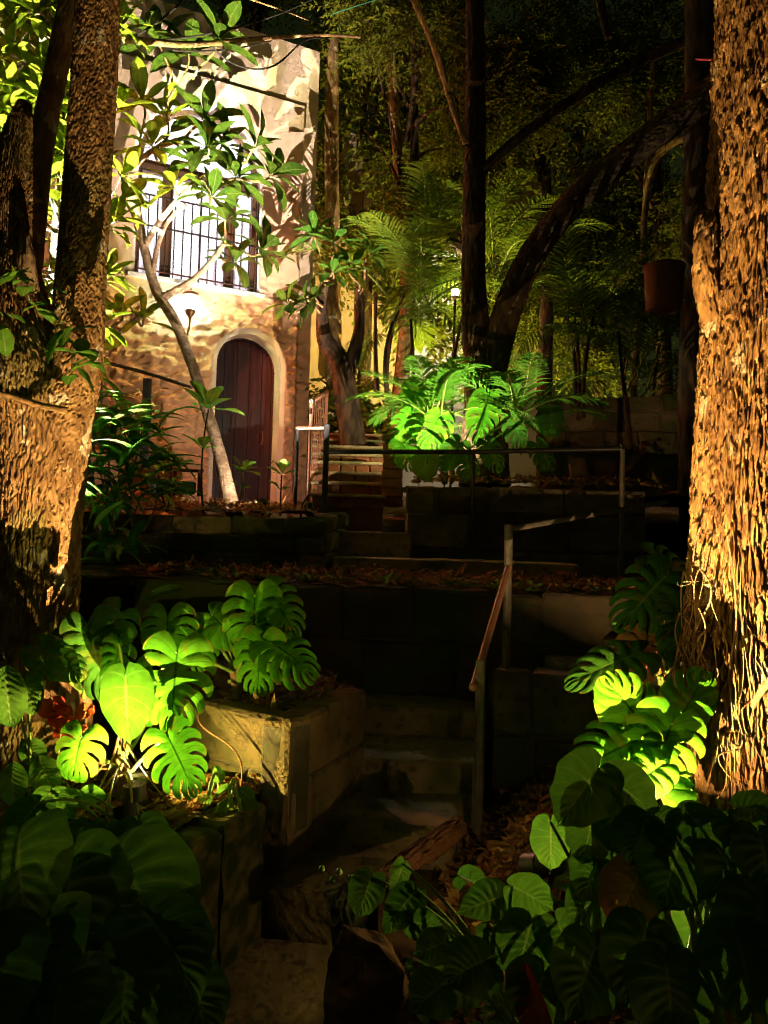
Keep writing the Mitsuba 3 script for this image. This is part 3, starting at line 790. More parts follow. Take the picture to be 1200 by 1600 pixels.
# black side gate seen edge-on, and the rail of the side stair
gk = thing('side_gate', 'narrow black metal gate panel seen edge-on at the left of the house front', 'gate')
G0, G1 = px(228, 592, 8.0), px(228, 725, 8.0)
part(gk, 'post', box(((G0 + G1) / 2), (0.085, 0.08, G0[2] - G1[2]), 0.2, 0.006), 'mat_iron', False)
for i in range(9):
    q = G1 + np.array([-0.055 - i * 0.012, 0.07 + i * 0.055, 0])
    h = (G0[2] - G1[2]) * (0.97 - 0.075 * i)
    part(gk, 'slat', box(q + [0, 0, h / 2], (0.012, 0.045, h), 0.2, 0.003), 'mat_rail_steel', False)
sk = thing('stair_handrail', 'thin pale handrail sloping down to the frangipani trunk in front of the house wall', 'handrail')
part(sk, 'rail', tube(pxl([(150, 562, 8.3), (230, 583, 8.15), (300, 605, 8.0)]), 0.02, 8), 'mat_rail_steel', True)
part(sk, 'post', tube(pxl([(160, 565, 8.28), (157, 740, 8.28)]), 0.016, 8), 'mat_rail_steel', True)
rk = thing('planting_rack', 'low reddish wooden rack with two teal boxes at the foot of the house wall', 'rack')
R0 = px(272, 772, 8.35)
for dx in (-.27, 0, .27):
    part(rk, 'upright', box(R0 + [dx, 0, 0.12], (0.035, 0.16, 0.27), 0.3, 0.005), 'mat_log', False)
part(rk, 'top_board', box(R0 + [0, 0, 0.265], (0.60, 0.18, 0.022), 0.3, 0.005), 'mat_log', False)
for dx in (-.13, .13):
    part(rk, 'storage_box', box(R0 + [dx, -.01, 0.07], (0.2, 0.14, 0.14), 0.3, 0.02), 'mat_teal', False)

# ------------------------------------------------------------------ the far house behind the palms
fh = thing('far_house', 'pinkish plastered house far behind the palms with a brightly lit arched porch', 'house')
fx0, fx1 = px(478, 500, 12.5), px(600, 500, 12.8)
part(fh, 'wall', box(((fx0[0] + fx1[0]) / 2, 13.0, 4.75), (fx1[0] - fx0[0] + 0.5, 0.3, 4.5), 0, 0.01), 'mat_pale_wall', False)
part(fh, 'pier', box(px(500, 480, 12.4) * [1, 1, 0] + [0, 0, 3.0], (0.42, 0.42, 7.0), 0, 0.02), 'mat_pale_wall', False)
pc = px(680, 470, 13.0)
pw = Polygon([(-1.3, -3), (1.75, -3), (1.75, 4.2), (-1.3, 4.2)]).difference(arch(0.62, -3.1, 0.32, -0.05))
m = trimesh.creation.extrude_polygon(pw, 0.3, engine='earcut')
v = np.array(m.vertices)
part(fh, 'porch_wall', TM(np.c_[v[:, 0] + pc[0], 13.0 - v[:, 2], v[:, 1] + pc[2]], m.faces), 'mat_pale_wall', False)
part(fh, 'back_wall', box((pc[0], 14.6, pc[2]), (4, 0.1, 7), 0, 0), 'mat_white_trim', False)
scene['far_house__porch_light'] = {'type': 'point', 'position': [pc[0] + 0.1, 13.9, pc[2] + 0.9], 'intensity': rgb(np.array([1.0, 0.82, 0.58]) * 30), 'sampling_weight': 0.3}
fl = thing('post_lamp', 'small bright white lamp on a thin post shining through the palms near the forked tree', 'lamp')
fc = px(711, 457, 8.75)
part(fl, 'post', stick(fc + [0, 0, -2.3], fc + [0, 0, -.07], 0.014), 'mat_iron', 30)
part(fl, 'collar', lathe([[0.015, -.08], [0.04, -.055], [0.034, -.04]], fc, 16), 'mat_bronze', True)
g_ = part(fl, 'bulb', lathe([[0.0005, -.05], [0.036, -.036], [0.05, 0], [0.036, .038], [0.0005, .05]], fc, 18), 'mat_frosted', True)
scene[g_]['emitter'] = {'type': 'area', 'radiance': rgb(np.array([1.0, 0.84, 0.62]) * 160.0), 'sampling_weight': 0.6}

# ------------------------------------------------------------------ trees
def soft(q, seed):
    """Noise about 0 without the grid of plain value noise: three turned copies."""
    out = 0
    for k, (ax, ang) in enumerate((((1, .3, .2), 0.6), ((.2, 1, .4), 1.3), ((.5, .2, 1), 2.1))):
        R = trimesh.transformations.rotation_matrix(ang, ax)[:3, :3]
        out = out + meshkit.noise((q @ R) * (1.0 + 0.13 * k) + 17 * k, seed * 3 + k) - 0.5
    return out


def bark(R0_, wide, tall, amp, seed, fine_amp=0.25, ramp=0.35, fibre=0.0):
    """Plates parted by a net of furrows: what to add to a trunk's radius."""
    def f(th, s, r):
        x, y = np.cos(th) * R0_ / wide, np.sin(th) * R0_ / wide
        z = s / tall
        q = np.stack([x, y, z], -1)
        q = q + 0.6 * (np.stack([meshkit.noise(q * 0.9 + 11, seed), meshkit.noise(q * 0.9 + 37, seed), meshkit.noise(q * 0.9 + 71, seed)], -1) - 0.5)
        a = np.abs(soft(q, seed + 1)) * 2.2
        b = np.abs(soft(q * [1.9, 1.9, 1.3] + 5, seed + 2)) * 2.2
        d = np.minimum(1, a / ramp) * 0.8 + np.minimum(1, b / ramp) * 0.2
        big = meshkit.fbm(np.stack([np.cos(th) * 1.6, np.sin(th) * 1.6, s * 1.4], -1), 3, seed + 3) - 0.5
        if fibre:
            d = d + fibre / amp * soft(np.stack([np.cos(th) * R0_ / 0.006, np.sin(th) * R0_ / 0.006, s / 0.07], -1), seed + 9) * 2
        return amp * (d - 0.6) + amp * fine_amp * (meshkit.fbm(q * 3.7, 2, seed + 5) - 0.5) * 2 + r * 0.22 * big
    return f


def trunk_px(pts, n, sides, disp=None):
    """pts: rows of pixel x, y, distance, radius in pixels."""
    p = np.array([np.r_[px(a, b, c), r * c / F] for a, b, c, r in pts])
    q = spline(p, n)
    return tube(q[:, :3], q[:, 3], sides, disp), q


# right trunk
rt = thing('furrowed_tree', 'big furrowed tree trunk lit golden at the right edge of the photo', 'tree')
m, q = trunk_px([(1146, 1420, 2.92, 112), (1147, 1310, 2.95, 92), (1143, 1210, 2.96, 77), (1141, 1100, 2.97, 69), (1143, 980, 2.97, 64), (1152, 800, 2.96, 63), (1170, 520, 2.94, 69), (1190, 260, 2.9, 75), (1210, 0, 2.86, 80), (1222, -200, 2.83, 80)], 760, 340,
                bark(0.165, 0.0108, 0.10, 0.027, 1, ramp=0.45, fibre=0.006))
part(rt, 'trunk', m, 'mat_bark_right', True)
m, _ = trunk_px([(1112, 500, 2.9, 14), (1103, 455, 2.86, 15), (1100, 400, 2.84, 15), (1104, 340, 2.84, 11), (1106, 330, 2.84, 6)], 60, 40, bark(0.035, 0.012, 0.09, 0.016, 3, ramp=0.4, fibre=0.004))
part(rt, 'branch_stub', m, 'mat_bark_right', True)
r = np.random.default_rng(21)
for i in range(24):                            # climbing roots down the trunk
    y0, y1 = r.uniform(820, 1010), r.uniform(1150, 1290)
    side = r.uniform(-1, 1)
    if i < 10: side = r.uniform(-1.12, -0.75)
    pts = []
    for k in range(7):
        y = y0 + (y1 - y0) * k / 6
        cx, hw = np.interp(y, [820, 1000, 1200, 1300], [1150, 1142, 1143, 1147]), np.interp(y, [820, 1000, 1200, 1300], [66, 69, 80, 95])
        sd = np.clip(side + r.normal(0, 0.10), -1.25, 1.1)
        R = hw * 2.95 / F
        depth = 2.95 - R * math.sqrt(max(0, 1 - min(1, sd * sd))) - 0.006
        pts.append(px(cx + sd * hw + r.normal(0, 3), y + r.normal(0, 8), depth + r.uniform(-.01, .008)))
    m = tube(spline(pts, 40), np.linspace(0.0034, 0.0018, 40) * r.uniform(0.5, 1.3), 6)
    part(rt, 'climbing_root', m, 'mat_root', True)
for i in range(16):                            # short hairy rootlets at its left
    y = r.uniform(880, 1130)
    p0 = px(1092 + r.normal(0, 5), y, 2.86)
    pts = [p0]
    for k in range(4): pts.append(pts[-1] + r.normal(0, 1, 3) * [0.028, 0.015, 0.02] + [-.012, 0, -.012])
    part(rt, 'rootlet', tube(spline(pts, 16), np.linspace(0.003, 0.0014, 16), 5), 'mat_root', True)
bk = thing('dead_twig', 'short bare forked branch sticking up at the right edge beside the furrowed trunk', 'branch')
part(bk, 'stem', tube(pxl([(1176, 1105, 2.75), (1186, 1085, 2.73), (1196, 1070, 2.72), (1208, 1058, 2.7), (1222, 1040, 2.7)]), np.array([.011, .012, .015, .014, .012]), 10), 'mat_root', True)
part(bk, 'twig', tube(pxl([(1198, 1066, 2.71), (1190, 1045, 2.7), (1180, 1030, 2.69)]), np.array([.006, .004, .002]), 6), 'mat_root', True)

# left trunk, forked
lt = thing('forked_tree', 'big forked tree trunk with a broken stump at the left edge of the photo', 'tree')
dl = bark(0.165, 0.0098, 0.06, 0.0155, 7, 0.4, ramp=0.42, fibre=0.004)
m, _ = trunk_px([(45, 1400, 3.15, 120), (42, 1250, 3.2, 90), (47, 1100, 3.2, 72), (55, 950, 3.2, 59), (60, 800, 3.2, 61), (64, 690, 3.2, 70), (52, 600, 3.2, 76), (28, 520, 3.2, 60), (12, 440, 3.22, 48), (8, 380, 3.24, 34), (10, 320, 3.25, 26), (20, 250, 3.28, 22), (32, 190, 3.3, 15), (40, 160, 3.3, 7)], 520, 300, dl)
part(lt, 'trunk', m, 'mat_bark_left', True)
m, _ = trunk_px([(72, 730, 3.19, 50), (100, 640, 3.17, 44), (120, 540, 3.15, 40), (127, 430, 3.13, 37), (139, 250, 3.1, 34), (150, 60, 3.06, 33), (156, -150, 3.03, 32)], 420, 150, bark(0.10, 0.013, 0.03, 0.010, 11, 0.4))
part(lt, 'stem', m, 'mat_bark_left', True)
m, _ = trunk_px([(30, 470, 3.3, 30), (48, 330, 3.34, 24), (62, 235, 3.37, 19), (88, 110, 3.42, 17), (112, -10, 3.46, 17), (130, -120, 3.5, 17)], 200, 80, bark(0.05, 0.012, 0.03, 0.007, 13, 0.4))
part(lt, 'branch', m, 'mat_bark_left', True)
st = []
for k in range(12):
    a = k / 12 * 2 * math.pi
    st.append(tube(np.array([px(40 + 14 * math.cos(a), 455, 3.14 + 0.04 * math.sin(a)), px(39 + 9 * math.cos(a), 400, 3.14 + 0.03 * math.sin(a)), px(38 + 7 * math.cos(a), 368 + 30 * ((k * 7) % 5) / 5, 3.14 + 0.02 * math.sin(a))]), np.array([.022, .016, .003]), 6))
part(lt, 'broken_stump', cat(st), 'mat_bark_pale', True, label='splintered pale stump of a broken limb')
m, _ = trunk_px([(-10, 612, 3.0, 5), (30, 622, 2.995, 5), (70, 635, 2.985, 5), (105, 640, 2.99, 4)], 50, 10)
part(lt, 'bark_ridge', m, 'mat_bark_left', True)
r = np.random.default_rng(31)
for c, nn in (((28, 438), 9), ((62, 470), 3), ((10, 505), 3), ((100, 525), 8), ((128, 560), 9)):   # shoots from the bark
    base = px(c[0] - 6, c[1] - 12, 2.98)
    for i in range(nn):
        at = px(c[0] + r.normal(0, 18), c[1] + r.normal(0, 13), 2.9 + r.uniform(-.07, .06))
        L = r.uniform(0.075, 0.135)
        d = unit([r.normal(0, 0.8), -0.35 + r.normal(0, .3), -0.25 + r.normal(0, .45)])
        add_leaf(lt, 'mat_leaf_sapling', leaf(L, L * 0.55, 'ellipse', 7, 2, 0.5, 0.2, 0.04, r), at, d, (0, -.4, 1), name='shoot_leaf')
        part(lt, 'leaf_stalk', tube(spline([base, (base + at) / 2 + [0, -.02, 0.02], at], 8), 0.0016, 5), 'mat_stem_green', True)

# dark forked tree in the middle
vt = thing('dark_tree', 'dark forked tree in the middle whose heavy limb sweeps up to the right', 'tree')
dv = bark(0.16, 0.03, 0.09, 0.016, 15)
m, _ = trunk_px([(757, 760, 7.5, 40), (757, 650, 7.5, 34), (757, 590, 7.5, 30), (744, 520, 7.5, 22), (740, 420, 7.5, 18), (741, 300, 7.5, 17), (743, 150, 7.5, 15), (742, 0, 7.5, 14), (740, -150, 7.5, 13)], 220, 60, dv)
part(vt, 'trunk', m, 'mat_bark_dark', True)
m, _ = trunk_px([(763, 620, 7.45, 22), (784, 515, 7.4, 23), (815, 430, 7.3, 21), (872, 342, 7.1, 20), (960, 258, 6.9, 20), (1050, 190, 6.7, 22), (1130, 130, 6.5, 22), (1260, 60, 6.3, 21)], 200, 60, dv)
part(vt, 'limb', m, 'mat_bark_dark', True)
for pts in ([(752, 268, 7.45, 8), (800, 225, 7.4, 8), (880, 165, 7.3, 8), (980, 105, 7.2, 9), (1100, 55, 7.1, 9)],
            [(728, 225, 7.4, 5), (708, 170, 7.35, 5), (690, 110, 7.3, 5), (668, 50, 7.25, 4), (640, -10, 7.2, 4)],
            [(950, 60, 7.2, 6), (935, -20, 7.2, 7), (930, -80, 7.2, 7)], [(700, 150, 7.3, 2.5), (672, 60, 7.3, 2), (650, 0, 7.2, 2)]):
    m, _ = trunk_px(pts, 60, 14, bark(0.04, 0.02, 0.06, 0.006, 17))
    part(vt, 'branch', m, 'mat_bark_dark' if pts[0][3] > 5 else 'mat_bark_left', True)
# thinner trunks further back
for pts, lab in (([(990, 620, 8.6, 5), (996, 520, 8.6, 5), (1004, 400, 8.6, 4.5), (1012, 250, 8.6, 4), (1020, 100, 8.6, 4)], 'slender pale trunk between the dark limb and the furrowed trunk'),
                 ([(618, 700, 9.6, 11), (632, 520, 9.6, 10), (636, 380, 9.6, 9), (622, 250, 9.7, 8), (612, 100, 9.8, 7), (605, -20, 9.8, 6)], 'thin dark trunk among the palms left of the forked tree'),
                 ([(1090, 1000, 7.2, 22), (1085, 700, 7.2, 24), (1088, 400, 7.1, 22), (1092, 100, 7.0, 22), (1095, -50, 7.0, 22)], 'dark trunk almost hidden in the shade behind the furrowed trunk'),
                 ([(522, 640, 10.2, 12), (520, 400, 10.2, 12), (518, 200, 10.3, 11), (520, 60, 10.3, 9)], 'dim trunk rising behind the corner of the pale house')):
    k = thing('slender_tree', lab, 'tree')
    m, _ = trunk_px(pts, 90, 16, bark(0.06, 0.025, 0.07, 0.008, 19))
    part(k, 'trunk', m, 'mat_bark_left' if 'pale' in lab or 'palms' in lab else 'mat_bark_dark', True)
    if 'pale' in lab:
        m, _ = trunk_px([(1004, 400, 8.6, 3), (1030, 240, 8.3, 7), (1060, 218, 8.1, 7), (1095, 210, 8.0, 7)], 40, 12)
        part(k, 'branch', m, 'mat_bark_left', True)

# frangipani in front of the house
def frangipani(label, trunk, forks, rosettes, mats, nleaf, L, seed, group=None, barkm='mat_bark_pale'):
    r = np.random.default_rng(seed)
    k = thing('frangipani_tree', label, 'tree', group)
    m, q = trunk_px(trunk, 160, 24, bark(0.05, 0.03, 0.05, 0.006, seed))
    part(k, 'trunk', m, barkm, True)
    for pts in forks:
        m, _ = trunk_px(pts, 50, 12, bark(0.02, 0.02, 0.05, 0.003, seed + 1))
        part(k, 'branch', m, barkm, True)
    for (x, y, Y, ax, bx, by, n, mi_) in rosettes:
        tip = px(x, y, Y)
        b0 = px(bx, by, Y + 0.12)
        d = unit(np.array(ax, float) + r.normal(0, .15, 3))
        p = spline([b0, (b0 + tip) / 2 + r.normal(0, .05, 3), tip - d * 0.03, tip + d * 0.04], 20)
        part(k, 'twig', tube(p, np.linspace(0.013, 0.009, 20), 8), 'mat_bark_left', True)
        rosette(k, mats[mi_], tip + d * 0.03, d, n + 1, L, L * 0.38, r, spread=(0.35, 1.75), droop=(0.25, 0.95))
    return k


FY = 7.45
frangipani('slender frangipani with a bright pale leaning trunk and leaves in whorls before the window',
           [(374, 830, FY, 14), (362, 790, FY, 12), (346, 720, FY, 10), (318, 625, FY, 8.5), (300, 570, FY, 8), (272, 500, FY, 8), (245, 455, FY, 7.5), (226, 390, FY, 6.5), (212, 330, FY, 8), (196, 275, FY, 7), (183, 238, FY, 6)],
           [[(252, 466, FY, 7), (285, 448, FY, 5), (320, 420, FY - .1, 4.5), (350, 380, FY - .2, 4)], [(262, 470, FY, 5), (225, 490, FY - .05, 4), (180, 525, FY - .1, 3.5), (150, 545, FY - .1, 3)],
            [(200, 285, FY, 5), (225, 245, FY - .1, 4), (260, 225, FY - .2, 4), (290, 215, FY - .3, 3.5)], [(226, 385, FY, 5), (262, 330, FY - .2, 4), (310, 280, FY - .3, 4)],
            [(240, 430, FY, 4), (255, 360, FY - .1, 3.5), (290, 320, FY - .2, 3)]],
           [(225, 168, 7.3, (-.1, -.2, 1), 222, 245, 9, 1), (262, 190, 7.2, (.1, -.2, 1), 250, 225, 8, 1), (240, 235, 7.1, (-.2, -.5, .8), 250, 228, 9, 1), (318, 195, 7.1, (.1, -.2, 1), 290, 215, 10, 0),
            (345, 232, 7.0, (.5, -.3, .7), 300, 240, 9, 0), (305, 262, 7.05, (-.1, -.4, 1), 300, 280, 9, 0), (365, 282, 7.0, (.4, -.3, .9), 310, 282, 10, 0), (418, 278, 7.0, (.7, -.3, .6), 350, 290, 9, 0),
            (330, 315, 7.0, (0, -.5, .9), 300, 300, 9, 0), (275, 300, 7.1, (-.4, -.4, .9), 280, 310, 8, 1), (405, 395, 7.5, (.5, -.3, .8), 345, 385, 9, 0), (352, 350, 7.5, (.1, -.5, .9), 345, 385, 10, 0),
            (368, 415, 7.75, (.3, -.4, .7), 345, 385, 9, 0), (190, 495, 7.3, (-.1, -.2, 1), 195, 515, 8, 1), (222, 505, 7.3, (.4, -.4, .6), 205, 508, 6, 1), (295, 92, 6.9, (.0, -.3, 1), 262, 190, 9, 0), (340, 70, 6.8, (.3, -.2, 1), 300, 130, 9, 0),
            (250, 70, 6.9, (-.2, -.2, 1), 262, 150, 9, 0), (325, 238, 6.75, (.1, -.6, .7), 305, 262, 8, 0), (395, 235, 6.8, (.6, -.3, .6), 345, 250, 8, 0)],
           ['mat_leaf_frangipani', 'mat_leaf_yellow', 'mat_leaf_shrub'], 9, 0.36, 41)
frangipani('dark stout frangipani leaning out from behind the house corner above the brick steps',
           [(560, 770, 8.7, 24), (552, 690, 8.7, 21), (540, 610, 8.7, 18), (528, 560, 8.65, 16), (508, 530, 8.6, 13), (503, 480, 8.55, 8), (508, 440, 8.5, 7)],
           [[(535, 590, 8.7, 13), (552, 555, 8.7, 11), (562, 500, 8.7, 8), (560, 450, 8.7, 6)], [(504, 490, 8.55, 6), (490, 465, 8.5, 5), (480, 480, 8.4, 4)]],
           [(482, 478, 8.3, (-.6, -.4, .3), 500, 490, 9, 2), (495, 470, 8.3, (-.2, -.6, .4), 505, 480, 8, 2), (492, 372, 8.3, (-.5, -.2, .9), 508, 440, 10, 0), (520, 385, 8.3, (.2, -.4, .9), 508, 440, 10, 0), (548, 425, 8.4, (.3, -.5, .6), 560, 455, 9, 0),
            (520, 432, 8.2, (0, -.6, .6), 508, 445, 9, 0), (575, 400, 8.5, (.5, -.3, .8), 562, 460, 9, 0), (455, 478, 8.2, (-.7, -.3, .3), 482, 480, 7, 2)],
           ['mat_leaf_shrub', 'mat_leaf_yellow', 'mat_leaf_frangipani'], 9, 0.30, 43, barkm='mat_bark_dark')

# leafy tree lit from below behind the forked trunk
r = np.random.default_rng(51)
k = thing('backlit_tree', 'yellow-green tree lit from below, filling the gaps around the forked trunk', 'tree')
m, _ = trunk_px([(60, 760, 6.3, 14), (70, 600, 6.2, 13), (85, 450, 6.1, 11), (95, 300, 6.0, 9), (110, 120, 6.0, 7), (120, -40, 6.0, 6)], 100, 14, bark(0.05, 0.03, 0.05, 0.005, 5))
part(k, 'trunk', m, 'mat_bark_pale', True)
spots = []
for i in range(100):
    x, y = (r.uniform(-15, 130), r.uniform(-30, 360)) if i > 55 else (r.uniform(-15, 195), r.uniform(-30, 620))
    if y > 400: x = r.uniform(30, 165)
    spots.append((x, y, r.uniform(5.3, 6.5)))
far_leaves = []
for i, (x, y, Y) in enumerate(sorted(spots, key=lambda q: q[2])):
    tip = px(x, y, Y)
    b0 = px(np.interp(y, [0, 700], [115, 65]), y + r.uniform(20, 90), 6.1)
    part(k, 'branch', tube(spline([b0, (b0 + tip) / 2 + r.normal(0, .06, 3), tip], 16), np.linspace(0.014, 0.006, 16), 6), 'mat_bark_pale', True)
    d = unit(tip - b0 + [0, 0, .1])
    SINK = far_leaves if i >= 33 else None
    rosette(k, 'mat_leaf_yellow', tip, d, 9, 0.25, 0.09, r, spread=(0.3, 1.6), droop=(0.2, 0.8))
SINK = None
at_ = np.cumsum([0] + [len(q[0]) for q in far_leaves])
part(k, 'foliage', TM(np.vstack([q[0] for q in far_leaves]), np.vstack([q[1] + a for q, a in zip(far_leaves, at_)])), 'mat_leaf_yellow', True, np.vstack([q[2] for q in far_leaves]), kind='stuff')


# ------------------------------------------------------------------ the dim canopy behind
def crown(center, radii, ntwig, per, L, seed, wide=0.16, clumps=11):
    """Feathery twigs gathered in clumps through an ellipsoid: one mesh of narrow leaflets."""
    r = np.random.default_rng(seed)
    cl = unit(r.normal(0, 1, (clumps, 3))) * (r.uniform(0.25, 1.0, (clumps, 1)) ** 0.5)
    c = cl[r.integers(clumps, size=ntwig)] + r.normal(0, 0.15, (ntwig, 3))
    root = np.asarray(center) + c * np.asarray(radii)
    d = unit(r.normal(0, 1, (ntwig, 3)) + c * 0.6 - [0, 0, 0.35])
    up = unit(np.cross(d, r.normal(0, .4, (ntwig, 3)) + [0, 0, 1]))
    t = (np.arange(per) + 1) / per
    l = r.uniform(0.6, 1.2, (ntwig, 1, 1)) * per * L * 0.38
    p = root[:, None] + d[:, None] * t[None, :, None] * l + np.array([0, 0, -1]) * (t ** 2)[None, :, None] * l * 0.35
    s = np.where(np.arange(per) % 2, 1, -1)[None, :, None]
    ld = unit(d[:, None] * 0.55 + up[:, None] * s + r.normal(0, .25, p.shape) - [0, 0, .25])
    ll = L * r.uniform(0.7, 1.2, p.shape[:2] + (1,))
    nn = unit(np.cross(ld, r.normal(0, .5, p.shape) + [0, 0, 1]))
    a, b = p, p + ld * ll
    mid = p + ld * ll * 0.45 + [0, 0, 0.0]
    V = np.stack([a, mid + nn * ll * wide, b, mid - nn * ll * wide], 2).reshape(-1, 3)
    n = len(V) // 4
    f = np.array([[0, 1, 2], [0, 2, 3]])[None] + (np.arange(n) * 4)[:, None, None]
    uv = np.tile(np.array([[0, .5], [.5, 1], [1, .5], [.5, 0]]), (n, 1))
    tw = []
    for i in range(0, ntwig, 2):
        tw.append((np.vstack([root[i], p[i, -1]]), 0.004))
    tv = []
    for (q, w) in tw:
        e = unit(np.cross(q[1] - q[0], [0.3, 0.8, 0.2])) * w
        g = unit(np.cross(q[1] - q[0], e)) * w
        tv.append(np.stack([q[0] + e, q[0] - e * .5 + g, q[0] - e * .5 - g, q[1]]))
    tv = np.array(tv)
    tf = np.array([[0, 1, 3], [1, 2, 3], [2, 0, 3]])[None] + (np.arange(len(tv)) * 4)[:, None, None]
    return TM(V, f.reshape(-1, 3)), uv, TM(tv.reshape(-1, 3), tf.reshape(-1, 3))


for i, (x, y, Y, rx, ry, rz, nt, L, lab, base) in enumerate([
        (640, 110, 9.4, 1.0, 0.9, 1.7, 1500, 0.085, 'feathery tree crown hanging above the palms left of the dark forked trunk', (622, 640)),
        (560, 190, 11.2, 0.7, 0.8, 2.0, 1300, 0.08, 'tall dim leafy tree just right of the pale house corner', (566, 640)),
        (840, 120, 9.6, 1.1, 1.0, 1.5, 1900, 0.085, 'dim feathery tree crown between the forked trunk and its sweeping limb', (850, 640)),
        (1010, 180, 9.9, 1.2, 1.0, 1.9, 1700, 0.09, 'dark feathery tree crown at the upper right behind the furrowed trunk', (1040, 640)),
        (760, 330, 12.0, 2.2, 1.0, 2.2, 1900, 0.10, 'broad dark tree far behind the sweeping limb', (800, 650)),
        (930, 440, 10.6, 1.5, 0.9, 1.3, 1300, 0.10, 'dark bushy tree low behind the palms at the right', (930, 660)),
        (420, -70, 11.5, 1.6, 1.0, 0.8, 700, 0.09, 'black leafy tree showing above the parapet of the house', (300, 500)),
        (535, 640, 10.3, 0.8, 0.4, 0.75, 900, 0.08, 'dark bush filling the passage at the top of the brick steps', (535, 700)),
        (1120, 420, 8.6, 0.9, 0.8, 1.6, 800, 0.10, 'unlit leafy tree in the deep shade just left of the furrowed trunk', (1120, 700))]):
    k = thing('background_tree', lab, 'tree')
    c = px(x, y, Y)
    big = i % 3 == 1
    m, uv, tw = crown(c, (rx, ry, rz), nt // 2 if big else nt, 9 if big else 14, L * 1.5 if big else L, 60 + i, 0.24 if big else 0.15, 16 if big else 11)
    part(k, 'crown', m, 'mat_leaf_canopy', False, uv, kind='stuff')
    part(k, 'twigs', tw, 'mat_bark_dark', False, kind='stuff')
    b = px(*base, Y + 0.4)
    part(k, 'trunk', tube(spline([b, (b + c) / 2 + [0.1, 0.1, 0], c + [0, 0, rz * .6]], 40), np.linspace(0.11, 0.03, 40), 10), 'mat_bark_dark', True)
    rr = np.random.default_rng(80 + i)
    for j in range(6):
        e = c + unit(rr.normal(0, 1, 3)) * np.array([rx, ry, rz]) * 0.75
        s0 = b + (c - b) * rr.uniform(0.55, 1.0)
        part(k, 'branch', tube(spline([s0, (s0 + e) / 2 + [0, 0, .15], e], 16), np.linspace(0.035, 0.008, 16), 6), 'mat_bark_dark', True)


# ------------------------------------------------------------------ palms
def frond(parent, p0, d0, L, leaflet, seed, droop=1.2, n=30, mat='mat_leaf_palm', width=0.022):
    r = np.random.default_rng(seed)
    d0 = unit(d0)
    side = unit(np.cross(d0, [0, 0, 1]) + 1e-6)
    ns = 26
    p = [np.asarray(p0, float)]
    hz = unit(d0 * [1, 1, 0] + 1e-9)
    el = math.asin(d0[2])
    for i in range(ns - 1):
        a = el - droop * ((i + 1) / ns) ** 1.4
        p.append(p[-1] + L / ns * (hz * math.cos(a) + np.array([0, 0, math.sin(a)])))
    p = np.array(p)
    t = unit(np.gradient(p, axis=0))
    part(parent, 'frond', *(lambda V, f, uv: (TM(V, f), mat, False, uv))(*frond_blades(p, t, side, n, leaflet, width, r)))
    part(parent, 'rachis', tube(p, np.linspace(0.012, 0.003, ns), 6), 'mat_stem_green', True)


def frond_blades(p, t, side, n, leaflet, width, r):
    V, F_, UV, at = [], [], [], 0
    for i in range(n):
        u = 0.22 + 0.78 * (i + 0.5) / n
        x = u * (len(p) - 1)
        a = min(int(x), len(p) - 2)
        q = p[a] + (p[a + 1] - p[a]) * (x - a)
        tt = t[a]
        nrm = np.cross(side, tt)
        l = leaflet * math.sin(math.pi * (0.12 + 0.83 * (i + .5) / n)) ** 0.7
        for s in (1, -1):
            d = unit(tt * (0.55 + 0.6 * u) + side * s * 0.95 + nrm * 0.30 + r.normal(0, .08, 3))
            dn = np.array([0, 0, -1.0])
            ww = unit(np.cross(d, nrm)) * width
            k = np.array([0, .3, .65, 1.0])
            wd_ = np.array([.35, 1, .75, .02])
            c = q + d * (k * l)[:, None] + dn * (k ** 2 * l * 0.38)[:, None]
            vv = np.stack([c + ww * wd_[:, None] * .5, c - ww * wd_[:, None] * .5], 1).reshape(-1, 3)
            V.append(vv); F_.append(grid_faces(4, 2) + at); at += 8
            UV.append(np.stack([np.repeat(k, 2), np.tile([0, 1.0], 4)], -1))
    return np.vstack(V), np.vstack(F_), np.vstack(UV)


def palm(label, base, fronds, seed, leaflet=0.36, canes=3, n=30, mat='mat_leaf_palm'):
    r = np.random.default_rng(seed)
    k = thing('palm', label, 'palm')
    b = np.asarray(base)
    for i in range(canes):
        o = r.normal(0, .12, 3) * [1, 1, 0]
        part(k, 'cane', tube(spline([b + o + [0, 0, -.1], b + o * 1.5 + [0, 0, .5], b + o * 2 + r.normal(0, .06, 3) + [0, 0, 1.0]], 20), np.linspace(0.026, 0.015, 20), 8), 'mat_bark_dark', True)
    for i, (az, el, L, dz, droop) in enumerate(fronds):
        a = rad(az)
        d = [math.cos(a) * math.cos(rad(el)), -math.sin(a) * math.cos(rad(el)), math.sin(rad(el))]
        frond(k, b + np.array([r.normal(0, .10), r.normal(0, .10), dz]), d, L, leaflet, seed * 50 + i, droop, n, mat)
    return k


def fan(r, n, L, dz, el=(25, 80), az=(0, 360), droop=(0.8, 1.7)):
    return [(r.uniform(*az), r.uniform(*el), L * r.uniform(0.75, 1.15), dz * r.uniform(0.6, 1.2), r.uniform(*droop)) for _ in range(n)]


